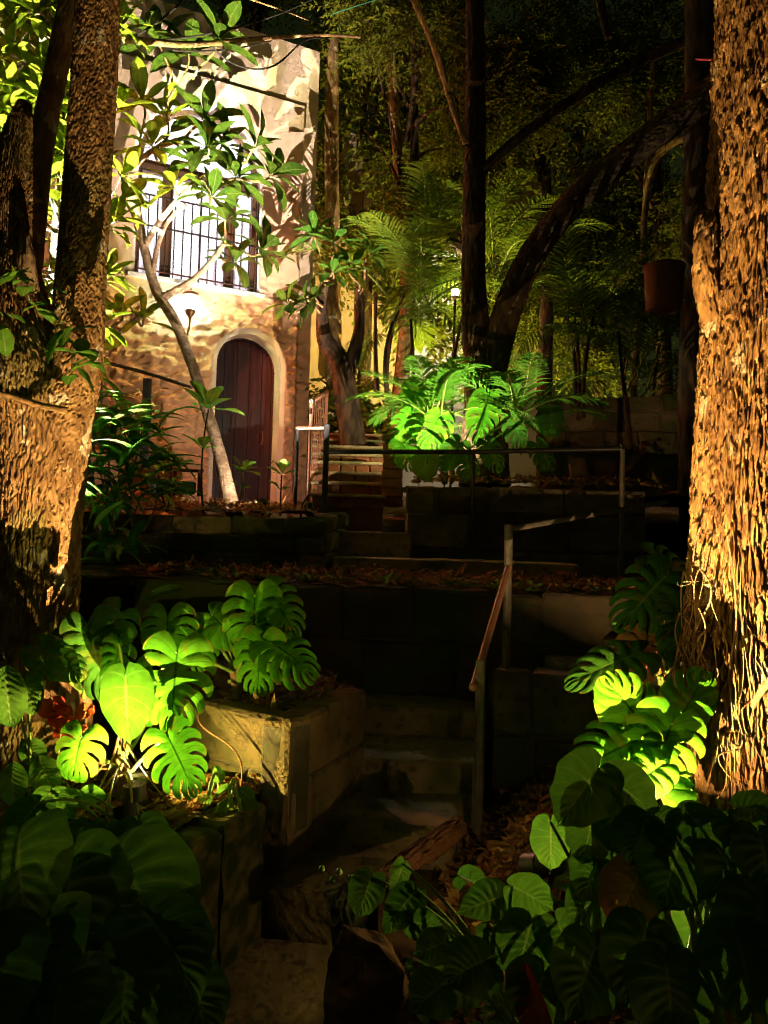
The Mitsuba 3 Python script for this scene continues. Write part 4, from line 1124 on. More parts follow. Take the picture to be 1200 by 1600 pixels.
r = np.random.default_rng(77)
palm('tall feathery palm clump left of the dark forked trunk', px(650, 640, 8.6), fan(r, 15, 1.9, 1.4, el=(35, 82)), 3, 0.40)
palm('palm with drooping fronds over the brick steps beside the stout frangipani', px(600, 600, 8.9), fan(r, 12, 1.5, 0.9, el=(20, 75)), 4, 0.36)
palm('small bright palm just left of the foot of the dark forked tree', px(682, 700, 7.35), fan(r, 13, 0.95, 0.22, el=(30, 78)), 5, 0.26, 0, 26, 'mat_leaf_palm_green')
palm('bright low palm spreading just right of the foot of the dark forked tree', px(800, 700, 7.25), fan(r, 13, 1.1, 0.2, el=(20, 70), az=(-60, 240)), 6, 0.30, 0, 24, 'mat_leaf_palm_green')
palm('dim palm with arching fronds below the sweeping limb', px(905, 640, 8.0), fan(r, 16, 1.7, 0.9, el=(25, 80)), 7, 0.38)
palm('dark palm at the right between the hanging pot and the handrail', px(1010, 690, 7.8), fan(r, 13, 1.5, 0.6, el=(20, 75)), 8, 0.36)
palm('dim palm high up behind the dark forked trunk', px(770, 560, 9.8), fan(r, 14, 1.8, 1.2, el=(20, 80)), 9, 0.40)


# ------------------------------------------------------------------ split-leaf plants
def split_plant(label, base, leaves, seed, mat='mat_monstera', roots=0, dead=()):
    """leaves: pixel x, y, distance of the stalk end; tip pixel x, y; width; facing; slits."""
    r = np.random.default_rng(seed)
    k = thing('split_leaf_plant', label, 'plant')
    b = np.asarray(base, float)
    part(k, 'stem', tube(spline([b + [0, 0.02, -.05], b + [0.01, 0, .04], b + [-.01, .01, .12]], 16), np.linspace(0.028, 0.02, 16), 10), 'mat_root', True)
    for (x, y, Y, tx, ty, wpx, nrm, cutv, *mm) in leaves:
        P0, P1 = px(x, y, Y), px(tx, ty, Y + (mm[1] if len(mm) > 1 else -0.03))
        L = np.linalg.norm(P1 - P0)
        lob = 5 if L < 0.14 else 7
        cut = (r.uniform(0, 1, (2, lob)) < cutv).astype(float) * r.uniform(0.75, 1.25, (2, lob))
        cut[:, 0] *= 0.3; cut[:, -1] *= 0.4
        geo = leaf(L * 1.05, wpx * Y / F, 'heart', 16, 8, 0.35, 0.12, 0.02, r) if cutv < 0.15 else monstera(L * 1.03, wpx * Y / F, lob, 0.32, cut, 0.35, 0.3, r)
        add_leaf(k, mm[0] if mm and mm[0] else 'mat_leaf_whole' if cutv < 0.15 and mat == 'mat_monstera' else mat, geo, P0, P1 - P0, nrm)
        part(k, 'leaf_stalk', tube(spline([b + [0, 0, .08] + r.normal(0, .015, 3), (b + P0) / 2 + [0, 0.02, .05 * L / .2] + r.normal(0, .02, 3), P0], 20), np.linspace(0.009, 0.0055, 20), 7), 'mat_stem_green', True)
    for i in range(roots):
        a = r.uniform(0, 2 * math.pi)
        L = r.uniform(0.08, 0.28)
        e = b + np.array([math.cos(a) * L, math.sin(a) * L - .03, -0.02])
        p = spline([b + r.normal(0, .012, 3) + [0, -.01, r.uniform(.02, .22)], b + (e - b) * r.uniform(.3, .6) + [0, 0, r.uniform(.02, .12)], e], 20)
        part(k, 'air_root', tube(p, np.linspace(0.005, 0.0025, 20) * r.uniform(.6, 1.5), 6), 'mat_root', True)
    return k


FC = (0.1, -1.0, 0.35)
split_plant('glowing split-leaf plant with tangled air roots in the left bed beside the block wall', px(188, 1235, 2.86), [
    (196, 1052, 2.72, 196, 1172, 92, (-.1, -1, .25), 0.12), (277, 1018, 2.75, 265, 1142, 118, (.15, -1, .35), 1.0), (128, 1150, 2.6, 110, 1210, 84, (-.1, -1, .5), 0.8),
    (262, 1150, 2.62, 308, 1240, 92, (.5, -.9, .3), 0.9), (185, 1005, 2.9, 180, 1075, 60, (.9, -.4, .2), 0.7), (240, 1060, 2.88, 222, 1130, 70, (-.2, -.9, .4), 0.3)], 91, roots=26)
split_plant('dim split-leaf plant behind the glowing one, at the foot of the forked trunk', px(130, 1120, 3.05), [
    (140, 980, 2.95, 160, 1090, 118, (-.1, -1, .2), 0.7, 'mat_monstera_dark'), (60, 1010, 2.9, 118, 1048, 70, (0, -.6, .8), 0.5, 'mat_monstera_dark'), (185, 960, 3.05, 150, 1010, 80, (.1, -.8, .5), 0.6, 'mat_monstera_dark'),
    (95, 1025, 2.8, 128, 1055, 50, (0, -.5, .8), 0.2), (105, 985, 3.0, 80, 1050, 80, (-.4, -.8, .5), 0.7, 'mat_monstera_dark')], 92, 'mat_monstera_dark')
split_plant('dim split-leaf plant on the block planter behind the glowing one, left of centre', px(365, 1085, 3.45), [
    (398, 930, 3.4, 395, 1040, 95, (.3, -1, .15), 0.9, 'mat_monstera'), (420, 925, 3.45, 465, 985, 90, (.4, -.8, .5), 0.9), (262, 965, 3.3, 260, 1030, 92, (-.1, -.9, .4), 0.7), (330, 960, 3.4, 372, 1000, 70, (.1, -.7, .6), 0.5),
    (408, 1000, 3.3, 400, 1085, 85, (0, -.8, .55), 1.0), (425, 1005, 3.3, 490, 1045, 100, (.3, -.6, .7), 1.0), (300, 985, 3.35, 320, 1040, 70, (.1, -.8, .5), 0.8)], 93, 'mat_monstera')
split_plant('bright split-leaf plant lit from below beside the foot of the furrowed trunk', px(1040, 1250, 2.75), [
    (1010, 1150, 2.62, 900, 1195, 130, (-.2, -.75, .75), 1.0), (1012, 1140, 2.68, 950, 1065, 100, (-.3, -1, .2), 0.6), (1050, 1130, 2.6, 1012, 1230, 120, (0, -1, .45), 0.9), (1062, 1120, 2.75, 1105, 1060, 90, (.2, -.9, .3), 0.4),
    (1055, 1215, 2.6, 1085, 1275, 70, (.3, -.9, .5), 0.2), (1035, 1195, 2.5, 960, 1245, 70, (-.3, -.9, .5), 0.5), (1080, 1235, 2.55, 1020, 1225, 50, (0, -.8, .7), 0.0)], 94)
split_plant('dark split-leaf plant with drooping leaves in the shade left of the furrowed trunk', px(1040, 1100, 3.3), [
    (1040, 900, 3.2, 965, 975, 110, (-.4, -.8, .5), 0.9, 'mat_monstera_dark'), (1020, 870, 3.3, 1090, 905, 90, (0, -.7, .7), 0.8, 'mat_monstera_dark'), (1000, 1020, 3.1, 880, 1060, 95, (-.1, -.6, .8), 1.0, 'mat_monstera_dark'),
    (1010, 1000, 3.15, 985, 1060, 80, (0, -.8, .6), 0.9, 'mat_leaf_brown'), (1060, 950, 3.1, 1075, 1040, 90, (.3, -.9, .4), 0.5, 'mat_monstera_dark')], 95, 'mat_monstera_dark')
split_plant('bright split-leaf clump in the bed at the foot of the dark forked tree', px(705, 745, 7.05), [
    (686, 652, 6.95, 660, 700, 60, (-.3, -.9, .5), 0.9), (640, 650, 7.0, 607, 694, 60, (-.4, -.8, .5), 0.9), (762, 622, 6.85, 748, 695, 56, (.3, -1, .3), 0.7),
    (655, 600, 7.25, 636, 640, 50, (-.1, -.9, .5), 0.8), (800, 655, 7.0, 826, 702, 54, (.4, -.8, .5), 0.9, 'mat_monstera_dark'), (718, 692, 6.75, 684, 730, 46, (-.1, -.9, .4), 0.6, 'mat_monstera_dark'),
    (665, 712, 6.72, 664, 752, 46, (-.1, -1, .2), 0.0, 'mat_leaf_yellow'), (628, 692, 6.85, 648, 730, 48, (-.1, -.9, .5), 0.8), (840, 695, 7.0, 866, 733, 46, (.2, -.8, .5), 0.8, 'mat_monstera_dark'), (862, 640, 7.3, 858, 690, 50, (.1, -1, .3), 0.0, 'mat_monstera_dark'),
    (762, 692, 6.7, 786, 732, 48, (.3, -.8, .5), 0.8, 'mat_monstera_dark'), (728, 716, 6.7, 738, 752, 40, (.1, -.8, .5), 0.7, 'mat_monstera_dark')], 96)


# ------------------------------------------------------------------ shrubs, saplings and strap plants
def stem_plant(name, label, cat_, base, tips, leaves, mat, L, ratio, shape, seed, stemr=0.006, group=None, axis=(0, -.1, 1), stem_mat='mat_stem_green', spread=(.4, 1.5), droop=(.2, .7)):
    r = np.random.default_rng(seed)
    k = thing(name, label, cat_, group)
    for t in tips:
        b, e = np.asarray(base, float), np.asarray(t, float)
        p = spline([b, (b + e) / 2 + r.normal(0, .03, 3), e], 24)
        part(k, 'stem', tube(p, np.linspace(stemr, stemr * .55, 24), 7), stem_mat, True)
        rosette(k, mat, e, unit(np.asarray(axis) + (e - b) * .5), leaves, L, L * ratio, r, shape, spread, droop)
        if leaves > 4:
            q = p[14]
            rosette(k, mat, q, unit(np.asarray(axis) + (e - b) * .5), 3, L * .8, L * .8 * ratio, r, shape, (.8, 1.4), droop)
    return k


for (bx, by, Y, tips, n, L, lab) in [
        (318, 802, 6.5, [(326, 640)], 8, 0.30, 'tall sapling with large rounded leaves in front of the arched door and pale trunk'),
        (262, 800, 6.5, [(268, 728), (248, 742)], 6, 0.20, 'sapling with glossy leaves in front of the low wooden rack'),
        (366, 803, 6.6, [(380, 738)], 8, 0.18, 'brightly lit sapling right beside the foot of the pale frangipani trunk'),
        (438, 806, 6.7, [(440, 742)], 6, 0.19, 'small sapling by the right jamb of the arched door'),
        (420, 806, 6.2, [(423, 795)], 3, 0.08, 'tiny two-leaved seedling at the edge of the bed below the door'),
        (470, 808, 6.4, [(488, 770)], 3, 0.09, 'small leaning seedling at the corner of the bed by the handrail')]:
    stem_plant('sapling', lab, 'sapling', px(bx, by, Y), [px(*t, Y - .05) for t in tips], n, 'mat_leaf_sapling', L, 0.42, 'obovate', 100 + bx, 0.010, 'saplings in the bed before the house', stem_mat='mat_stem_green' if bx == 366 else 'mat_bark_dark')

r = np.random.default_rng(111)
for (x, y, Y, n, L, lab) in [(185, 790, 5.3, 34, 0.55, 'clump of long strap leaves at the left end of the dry stone wall'), (172, 885, 4.95, 26, 0.48, 'clump of long arching strap leaves right of the forked trunk'),
                             (205, 720, 6.0, 26, 0.5, 'dense strap-leaved clump below the black side gate'), (150, 720, 5.4, 26, 0.55, 'strap-leaved clump close behind the forked trunk')]:
    k = thing('strap_leaf_plant', lab, 'plant', 'strap-leaved plants right of the forked trunk')
    for i in range(n):
        a = r.uniform(0, 2 * math.pi)
        el = rad(r.uniform(25, 80))
        d = np.array([math.cos(a) * math.cos(el), math.sin(a) * math.cos(el), math.sin(el)])
        l = L * r.uniform(0.6, 1.1)
        add_leaf(k, 'mat_leaf_strap', leaf(l, l * r.uniform(.12, .19), 'lance', 10, 2, r.uniform(0.9, 2.0), 0.3, 0.02, r), px(x, y, Y) + np.array([r.normal(0, .13), r.normal(0, .10), r.uniform(0, .35)]), d, (0, 0, 1))
k = thing('leafy_shrub', 'shrub of broad glossy leaves in the shade under the side stair, left of the gate', 'shrub')
for i in range(60):
    at = px(r.uniform(115, 235), r.uniform(650, 800), r.uniform(5.2, 6.2))
    l = r.uniform(.12, .24)
    add_leaf(k, 'mat_leaf_shrub', leaf(l, l * .45, 'ellipse', 7, 2, .6, .2, .03, r), at, unit(r.normal(0, 1, 3) + [0.2, -.5, 0]), unit(r.normal(0, .5, 3) + [0, -.3, 1]))
for i in range(10):
    p0 = px(r.uniform(120, 230), 830, 5.7)
    part(k, 'stem', tube(spline([p0, p0 + [r.normal(0, .08), 0, .3], p0 + [r.normal(0, .15), -.1, .7]], 16), 0.007, 6), 'mat_bark_pale', True)
add_leaf(k, 'mat_leaf_sapling', leaf(.26, .11, 'ellipse', 9, 3, .5, .2, .02, r), px(222, 940, 4.4), (.8, -.2, .5), (0, -.6, 1), label='single broad leaf standing up at the edge of the terrace')

# broad dark leaves in the left foreground
def big_leaf_plant(label, base, leaves, mat, seed, shape='heart', name='broad_leaf_plant', stem='mat_stem_green', rib=.02):
    r = np.random.default_rng(seed)
    k = thing(name, label, 'plant')
    for (x, y, Y, tx, ty, tY, w, nrm, *mm) in leaves:
        P0, P1 = px(x, y, Y), px(tx, ty, tY)
        L = np.linalg.norm(P1 - P0)
        add_leaf(k, mm[0] if mm else mat, leaf(L * 1.06, w * Y / F, shape, 30, 8, r.uniform(.35, 1.1), r.uniform(.1, .35), rib * 1.5, r), P0, P1 - P0 + np.array([0, 0, .12 * L]), nrm)
        b = np.asarray(base) + r.normal(0, .04, 3)
        if shape == 'heart': tY -= 0.02
        part(k, 'leaf_stalk', tube(spline([b, (b + P0) / 2 + [0, 0.02, .05], P0], 18), np.linspace(.007, .0035, 18), 7), stem, True)
    return k


U = (0, -.55, .85)
big_leaf_plant('cluster of broad dark leaves filling the lower left corner of the photo', px(150, 1600, 1.75), [
    (180, 1330, 1.75, 260, 1480, 1.55, 200, (.1, -.5, .8)), (110, 1340, 1.7, 90, 1520, 1.5, 190, (-.2, -.5, .8)), (30, 1300, 1.6, 10, 1440, 1.4, 170, (-.2, -.6, .8)), (60, 1420, 1.5, 20, 1560, 1.3, 180, (-.2, -.5, .8)),
    (220, 1420, 1.6, 320, 1550, 1.45, 150, (.3, -.5, .8)), (200, 1500, 1.5, 180, 1640, 1.35, 170, (0, -.5, .8)), (100, 1520, 1.4, 60, 1650, 1.25, 170, (-.1, -.5, .8)), (250, 1445, 1.7, 300, 1480, 1.6, 70, (.3, -.5, .8)),
    (-10, 1450, 1.4, -20, 1600, 1.2, 160, (0, -.5, .9)), (290, 1520, 1.6, 330, 1620, 1.5, 110, (.2, -.5, .8))], 'mat_leaf_shrub', 121)
big_leaf_plant('low dark round leaves silhouetted in front of the glowing air roots', px(190, 1340, 2.4), [
    (165, 1292, 2.3, 130, 1352, 2.2, 85, U), (215, 1282, 2.32, 240, 1345, 2.2, 85, (.1, -.5, .8)), 
    (100, 1290, 2.4, 70, 1350, 2.25, 90, (-.2, -.5, .8)), (130, 1240, 2.5, 95, 1255, 2.4, 50, U, 'mat_leaf_sapling'), (80, 1235, 2.5, 60, 1285, 2.4, 60, U, 'mat_leaf_sapling'), (60, 1255, 2.4, 15, 1310, 2.3, 80, U)], 'mat_leaf_shrub', 122)
big_leaf_plant('bright small-leaved ground plants at the left edge below the forked trunk', px(55, 1270, 2.75), [
    (60, 1180, 2.75, 78, 1235, 2.65, 46, U), (20, 1190, 2.7, 15, 1250, 2.6, 46, U), (35, 1155, 2.8, 62, 1190, 2.75, 40, U), (110, 1255, 2.65, 150, 1235, 2.6, 40, U), (130, 1275, 2.7, 90, 1262, 2.6, 40, U), (85, 1240, 2.7, 105, 1262, 2.6, 36, U),
    (10, 1040, 2.7, 8, 1130, 2.6, 60, (.2, -.9, .3), 'mat_leaf_shrub'), (40, 1050, 2.75, 45, 1110, 2.65, 50, (.1, -.9, .3), 'mat_leaf_shrub'), (15, 1330, 2.5, -20, 1290, 2.4, 60, U, 'mat_leaf_shrub')], 'mat_leaf_sapling', 123, 'ellipse')
big_leaf_plant('small weeds with yellow-green leaves at the foot of the block planter wall', px(360, 1262, 2.85), [
    (330, 1240, 2.85, 312, 1262, 2.8, 22, U), (335, 1245, 2.84, 355, 1228, 2.8, 20, U), (370, 1235, 2.87, 395, 1245, 2.83, 26, U), (372, 1250, 2.86, 400, 1262, 2.8, 24, U, 'mat_leaf_yellow'), (360, 1250, 2.86, 350, 1275, 2.8, 22, U, 'mat_leaf_yellow'), (345, 1225, 2.88, 338, 1200, 2.86, 20, U)], 'mat_leaf_sapling', 124, 'ellipse')
kr = thing('red_leaf_cluster', 'cluster of crumpled dark red leaves glowing in front of the forked trunk', 'leaves')
r = np.random.default_rng(131)
for i in range(16):
    l = r.uniform(.05, .10)
    add_leaf(kr, 'mat_leaf_red', leaf(l, l * .7, 'ellipse', 6, 2, r.uniform(.5, 1.8), .5, .1, r), px(100 + r.normal(0, 13), 1122 + r.normal(0, 14), 2.72 + r.uniform(-.06, .06)), r.normal(0, 1, 3), r.normal(0, 1, 3))
part(kr, 'stalk', tube(spline(pxl([(95, 1215, 2.8), (92, 1170, 2.75), (100, 1120, 2.72)]), 14), .004, 6), 'mat_root', True)

# the dark leafy shrub in the right foreground, lamp behind it
D = (0, -.75, .65)
big_leaf_plant('tall stem of broad heart-shaped leaves standing dark in front of the lit furrowed trunk', px(945, 1560, 1.75), [
    (935, 1200, 1.72, 885, 1290, 1.62, 105, (-.2, -1, .3)), (950, 1215, 1.72, 1025, 1275, 1.66, 95, (.2, -1, .4)), (925, 1265, 1.74, 920, 1350, 1.66, 85, (0, -1, .3)), (950, 1265, 1.72, 985, 1335, 1.66, 80, (.2, -1, .4)),
    (935, 1345, 1.7, 920, 1400, 1.62, 80, (-.1, -1, .4)), (955, 1330, 1.72, 985, 1395, 1.66, 80, D), (940, 1395, 1.7, 900, 1440, 1.6, 80, D), (860, 1285, 1.95, 862, 1362, 1.9, 66, (-.1, -1, .15), 'mat_leaf_sapling'),
    (970, 1400, 1.68, 1030, 1440, 1.6, 80, D)], 'mat_leaf_shrub', 141, stem='mat_wood_dark')
big_leaf_plant('broad dark heart-shaped leaves massed in the lower right corner of the photo', px(1110, 1640, 1.4), [
    (1010, 1280, 1.62, 990, 1350, 1.55, 90, D), (1075, 1270, 1.6, 1120, 1320, 1.52, 95, (.1, -.9, .5)), (1140, 1275, 1.58, 1180, 1335, 1.5, 90, (.1, -.9, .5)), (1060, 1320, 1.55, 1040, 1420, 1.45, 120, D), (1130, 1330, 1.5, 1170, 1440, 1.4, 120, D),
    (1185, 1300, 1.5, 1215, 1400, 1.4, 100, D), (1000, 1360, 1.6, 970, 1450, 1.5, 100, D, 'mat_leaf_brown'), (1190, 1400, 1.4, 1180, 1540, 1.3, 140, D), (1110, 1380, 1.85, 1110, 1560, 1.75, 110, (-.1, -1, .25), 'mat_leaf_sapling'),
    (1150, 1460, 1.35, 1190, 1600, 1.25, 140, D), (1010, 1450, 1.45, 990, 1570, 1.35, 130, D), (930, 1480, 1.5, 900, 1590, 1.4, 120, D), (1040, 1500, 1.35, 1060, 1620, 1.25, 140, D), (1010, 1285, 1.66, 1055, 1285, 1.6, 70, (0, -.6, .8)),
    (1055, 1280, 1.66, 1100, 1268, 1.6, 60, (0, -.7, .8)), (1150, 1262, 1.6, 1205, 1270, 1.52, 70, (0, -.8, .6))], 'mat_leaf_shrub', 142)
big_leaf_plant('low broad dark leaves in the bottom middle of the photo, right of the lowest step', px(800, 1600, 1.8), [
    (790, 1400, 1.9, 720, 1430, 1.8, 66, D), (800, 1385, 1.9, 860, 1420, 1.82, 72, D), (750, 1395, 1.95, 735, 1440, 1.85, 60, D, 'mat_leaf_brown'), (830, 1440, 1.75, 810, 1530, 1.65, 95, D), (760, 1500, 1.7, 700, 1540, 1.6, 95, D), (870, 1440, 1.75, 905, 1520, 1.65, 95, D),
    (770, 1450, 1.8, 790, 1510, 1.72, 70, D), (700, 1470, 1.8, 650, 1500, 1.72, 60, D), (650, 1390, 2.0, 600, 1460, 1.9, 60, D), (630, 1350, 2.05, 618, 1400, 2.0, 42, (.6, -.8, .2), 'mat_leaf_sapling'), (580, 1370, 2.05, 560, 1430, 1.97, 60, D),
    (690, 1540, 1.6, 650, 1580, 1.52, 80, D), (850, 1520, 1.6, 830, 1600, 1.5, 110, D), (720, 1370, 2.05, 760, 1390, 2.0, 48, D), (640, 1440, 1.95, 690, 1455, 1.88, 50, D)], 'mat_leaf_shrub', 143)
dl_ = thing('dry_leaf', 'large dry pale-brown folded leaf lying among the low dark leaves at the bottom', 'leaf', None)
P, f, uv = leaf(.17, .075, 'ellipse', 12, 4, .9, .7, .03, r)
put(dl_, TM(orient(P, px(735, 1440, 1.95), px(790, 1500, 1.85) - px(735, 1440, 1.95), (.3, -.8, .5)), f), 'mat_leaf_brown', True, uv)
dl_ = thing('dry_leaf', 'curled reddish dry leaf standing at the bottom edge of the photo', 'leaf', None)
P, f, uv = leaf(.15, .07, 'lance', 12, 4, .8, .8, .02, r)
put(dl_, TM(orient(P, px(865, 1630, 1.5), px(812, 1530, 1.55) - px(865, 1630, 1.5), (-.6, -.7, .3)), f), 'mat_leaf_red', True, uv)

# small dry seed-head plant by the lowest step
sd = thing('weed', 'little dry weed with pale seed heads beside the lowest step', 'weed')
for i, (x, y) in enumerate([(503, 1358), (530, 1362), (548, 1372), (520, 1375)]):
    b = px(575, 1430, 2.25)
    part(sd, 'stem', tube(spline([b, px((575 + x) / 2 + 4, 1385, 2.22), px(x, y, 2.2)], 14), .0018, 5), 'mat_root', True)
    part(sd, 'seed_head', lathe([[.0005, -.012], [.008, -.006], [.010, 0], [.006, .008], [.0005, .011]], px(x, y, 2.2), 10), 'mat_stem_green', True)

# ------------------------------------------------------------------ litter
def litter(label, n, sampler, size, seed, mat='mat_litter'):
    r = np.random.default_rng(seed)
    p = sampler(r, n)
    d = unit(r.normal(0, 1, (n, 3)) * [1, 1, .28])
    y = unit(np.cross(r.normal(0, .35, (n, 3)) + [0, 0, 1], d))
    z = np.cross(d, y)
    l = size * np.clip(r.lognormal(-.15, .45, (n, 1)), .3, 2.6)
    w = l * r.uniform(.3, .55, (n, 1)) * .5
    cu = r.uniform(-.1, .5, (n, 1)) * l
    V = np.stack([p - d * l / 2 + z * cu * .6, p - d * l * .15 + y * w + z * .3 * w, p - d * l * .15 - y * w + z * .3 * w, p + d * l * .2 + y * w * .8 + z * .35 * w, p + d * l * .2 - y * w * .8 + z * .35 * w, p + d * l / 2 + z * cu, p - d * l * .15, p + d * l * .2], 1)
    V[:, :, 2] += 0.008
    f = np.array([[0, 6, 1], [0, 2, 6], [1, 6, 7], [1, 7, 3], [6, 2, 4], [6, 4, 7], [3, 7, 5], [7, 4, 5]])[None] + (np.arange(n) * 8)[:, None, None]
    k = thing('leaf_litter', label, 'leaf litter', kind='stuff')
    put(k, TM(V.reshape(-1, 3), f.reshape(-1, 3)), mat, False, np.tile(np.linspace(0, 1, 8)[:, None] * [1, 1], (n, 1)))


def in_quad(a, b, c, d, lift=0.012):
    a, b, c, d = (np.asarray(q, float) for q in (a, b, c, d))
    def f(r, n):
        u, w = r.uniform(0, 1, (n, 1)), r.uniform(0, 1, (n, 1))
        return (a * (1 - u) + b * u) * (1 - w) + (d * (1 - u) + c * u) * w + [0, 0, 1] * np.abs(r.normal(0, lift, (n, 1)))
    return f


def on_slope(x0, x1, y0, y1):
    def f(r, n):
        x, y = r.uniform(x0, x1, n), r.uniform(y0, y1, n)
        return np.stack([x, y, slope_z(x, y) + np.abs(r.normal(0, .012, n)) + .004], -1)
    return f


litter('fallen leaves strewn along the edge of the terrace', 1500, in_quad(TA + [-.1, .05, .01], TB + [.3, .05, .01], TB + [.2, .8, .05], TA + [-.1, .8, .05], .02), .055, 1)
litter('golden fallen leaves in the left bed below the glowing plant', 900, in_quad(M1 + nk * .15, M0 + nk * .12, px(430, 1240, 3.1), px(-20, 1190, 3.3), .02), .05, 2)
litter('fallen leaves on the slope right of the steps', 3200, on_slope(.25, 1.9, 1.5, 3.7), .055, 3)
litter('fallen leaves on the bed in front of the house', 700, in_quad(UA + [-.3, .1, .02], UB + [-.05, .1, .02], (-.9, 7.6, .36), (-3.0, 7.4, .36), .02), .06, 4)
litter('fallen leaves on the block planter', 350, in_quad(C1 + [.1, .1, -.03], C0 + [-.08, .12, -.03], C2 + [-.05, .1, -.02], C1 + [0.3, 1.0, 0]), .05, 5)
litter('fallen leaves under the palms on the centre bed', 900, in_quad(BA + [.05, .08, .02], BB + [.2, .08, .02], (2.6, 8.2, .72), (.4, 8.2, .70), .03), .07, 6)
# weeds on the terrace
r = np.random.default_rng(151)
ms = []
for i in range(170):
    u = r.uniform(0.1, 1)
    b = TA + (TB - TA) * u + np.array([0, r.uniform(.06, .5), .02])
    for j in range(5):
        P, f, uv = leaf(r.uniform(.03, .07), .022, 'ellipse', 3, 1, .5, .2)
        ms.append(TM(orient(P, b + r.normal(0, .012, 3), [r.normal(0, 1), r.normal(0, 1), .7]), f))
k = thing('ground_cover', 'low weeds growing along the edge of the terrace', 'weeds', kind='stuff')
put(k, cat(ms), 'mat_leaf_shrub', True, np.full((sum(len(m.vertices) for m in ms), 2), .3))
ms = []
for i in range(150):
    at = px(r.uniform(585, 830), r.uniform(1330, 1600), 1) * 0
    x, y = r.uniform(.12, .8), r.uniform(1.35, 2.7)
    z = float(slope_z(np.array([x]), np.array([y]))[0])
    for j in range(4):
        P, f, uv = leaf(r.uniform(.04, .09), .035, 'ellipse', 4, 1, .6, .2)
        ms.append(TM(orient(P, np.array([x, y, z + .03]) + r.normal(0, .02, 3), [r.normal(0, 1), r.normal(0, 1), .5]), f))
k = thing('ground_cover', 'low leafy ground cover at the bottom of the photo right of the steps', 'weeds', kind='stuff')
put(k, cat(ms), 'mat_leaf_shrub', True, np.full((sum(len(m.vertices) for m in ms), 2), .3))

# log and stones by the steps
lg = thing('log', 'short reddish brown log lying along the right edge of the steps', 'log')
m, _ = trunk_px([(598, 1372, 2.62, 10), (640, 1345, 2.72, 15), (690, 1312, 2.85, 16), (718, 1288, 2.95, 12)], 110, 60, bark(.04, .012, .09, .012, 23, ramp=.4, fibre=.004))
put(lg, m, 'mat_log', True)
for i, (x, y, Y, s, lab) in enumerate([(578, 1560, 1.95, (.17, .22, .24), 'rough brown stone at the bottom edge of the photo, right of the path'), (545, 1450, 2.2, (.10, .16, .22), 'small dark stone above the brown one at the edge of the lowest step')]):
    v, f = rough_block(s, rng, .03, .05)
    v, f = trimesh.remesh.subdivide_to_size(v, f, .03)
    mm_ = trimesh.Trimesh(v, f, process=True)
    v = np.array(mm_.vertices)
    v = v + .05 * (np.stack([meshkit.fbm(v * 12 + 9 * c_, 3, i) for c_ in range(3)], -1) - .5)
    kx = thing('stone', lab, 'stone')
    put(kx, TM(v + px(x, y, Y), mm_.faces), 'mat_stone_dark' if i else 'mat_log', True)

# ------------------------------------------------------------------ handrails
ha = thing('handrail', 'thin leaning steel handrail on two posts beside the winding steps', 'handrail')
U0, U1 = px(795, 884, 4.0), px(740, 1073, 3.3)
part(ha, 'rail', stick(U0, U1, .017), 'mat_rail_brown', 30)
part(ha, 'end_cap', lathe([[.0005, -.02], [.016, -.016], [.021, 0], [.016, .016], [.0005, .02]], U1, 14), 'mat_rail_brown', True)
part(ha, 'post', stick(px(751, 1032, 3.32), px(746, 1300, 3.32), .021), 'mat_rail_steel', 30)
part(ha, 'post', stick(px(795, 820, 4.0), px(788, 1185, 4.0), .022), 'mat_rail_steel', 30)
part(ha, 'rail', tube(pxl([(796, 827, 4.0), (920, 805, 4.3), (1042, 784, 4.6)]), .015, 10), 'mat_rail_steel', True)
hb = thing('handrail', 'long dark handrail running level across the photo in front of the palms', 'handrail')
part(hb, 'rail', tube(pxl([(508, 706, 6.9), (740, 706, 6.4), (975, 701, 5.95)]), .021, 10), 'mat_iron', True)
part(hb, 'post', box((px(510, 665, 6.9) + px(507, 825, 6.9)) / 2, (.05, .05, px(510, 660, 6.9)[2] - px(507, 825, 6.9)[2]), 0, .006), 'mat_iron', False)
part(hb, 'post', stick(px(973, 694, 5.95), px(970, 900, 5.95), .019), 'mat_rail_steel', 30)
part(hb, 'post', stick(px(740, 706, 6.4), px(738, 850, 6.4), .015), 'mat_iron', 30)
part(hb, 'end_rail', stick(px(463, 669, 7.0), px(508, 668, 6.92), .016), 'mat_rail_brown', 30)
part(hb, 'end_post', stick(px(465, 670, 7.0), px(461, 800, 7.0), .016), 'mat_iron', 30)
hc = thing('balustrade', 'brown metal balustrade of thin upright bars climbing beside the house corner', 'balustrade')
Q = [(482, 627, 752, 7.2), (509, 613, 718, 8.7)]
A0, A1, B0, B1 = px(484, 627, 7.2), px(482, 752, 7.2), px(510, 613, 8.7), px(508, 716, 8.7)
A0[0] = A1[0]; B0[0] = B1[0]
part(hc, 'top_rail', stick(A0, B0, .021), 'mat_rail_brown', 30)
part(hc, 'bottom_rail', stick(A1, B1, .018), 'mat_rail_brown', 30)
for i in range(10):
    t = i / 9
    part(hc, 'bar' if 0 < i < 9 else 'post', stick(A0 * (1 - t) + B0 * t, A1 * (1 - t) + B1 * t - ([0, 0, .2] if i in (0, 9) else [0, 0, 0]), .0045 if 0 < i < 9 else .014, 8), 'mat_rail_brown', 30)

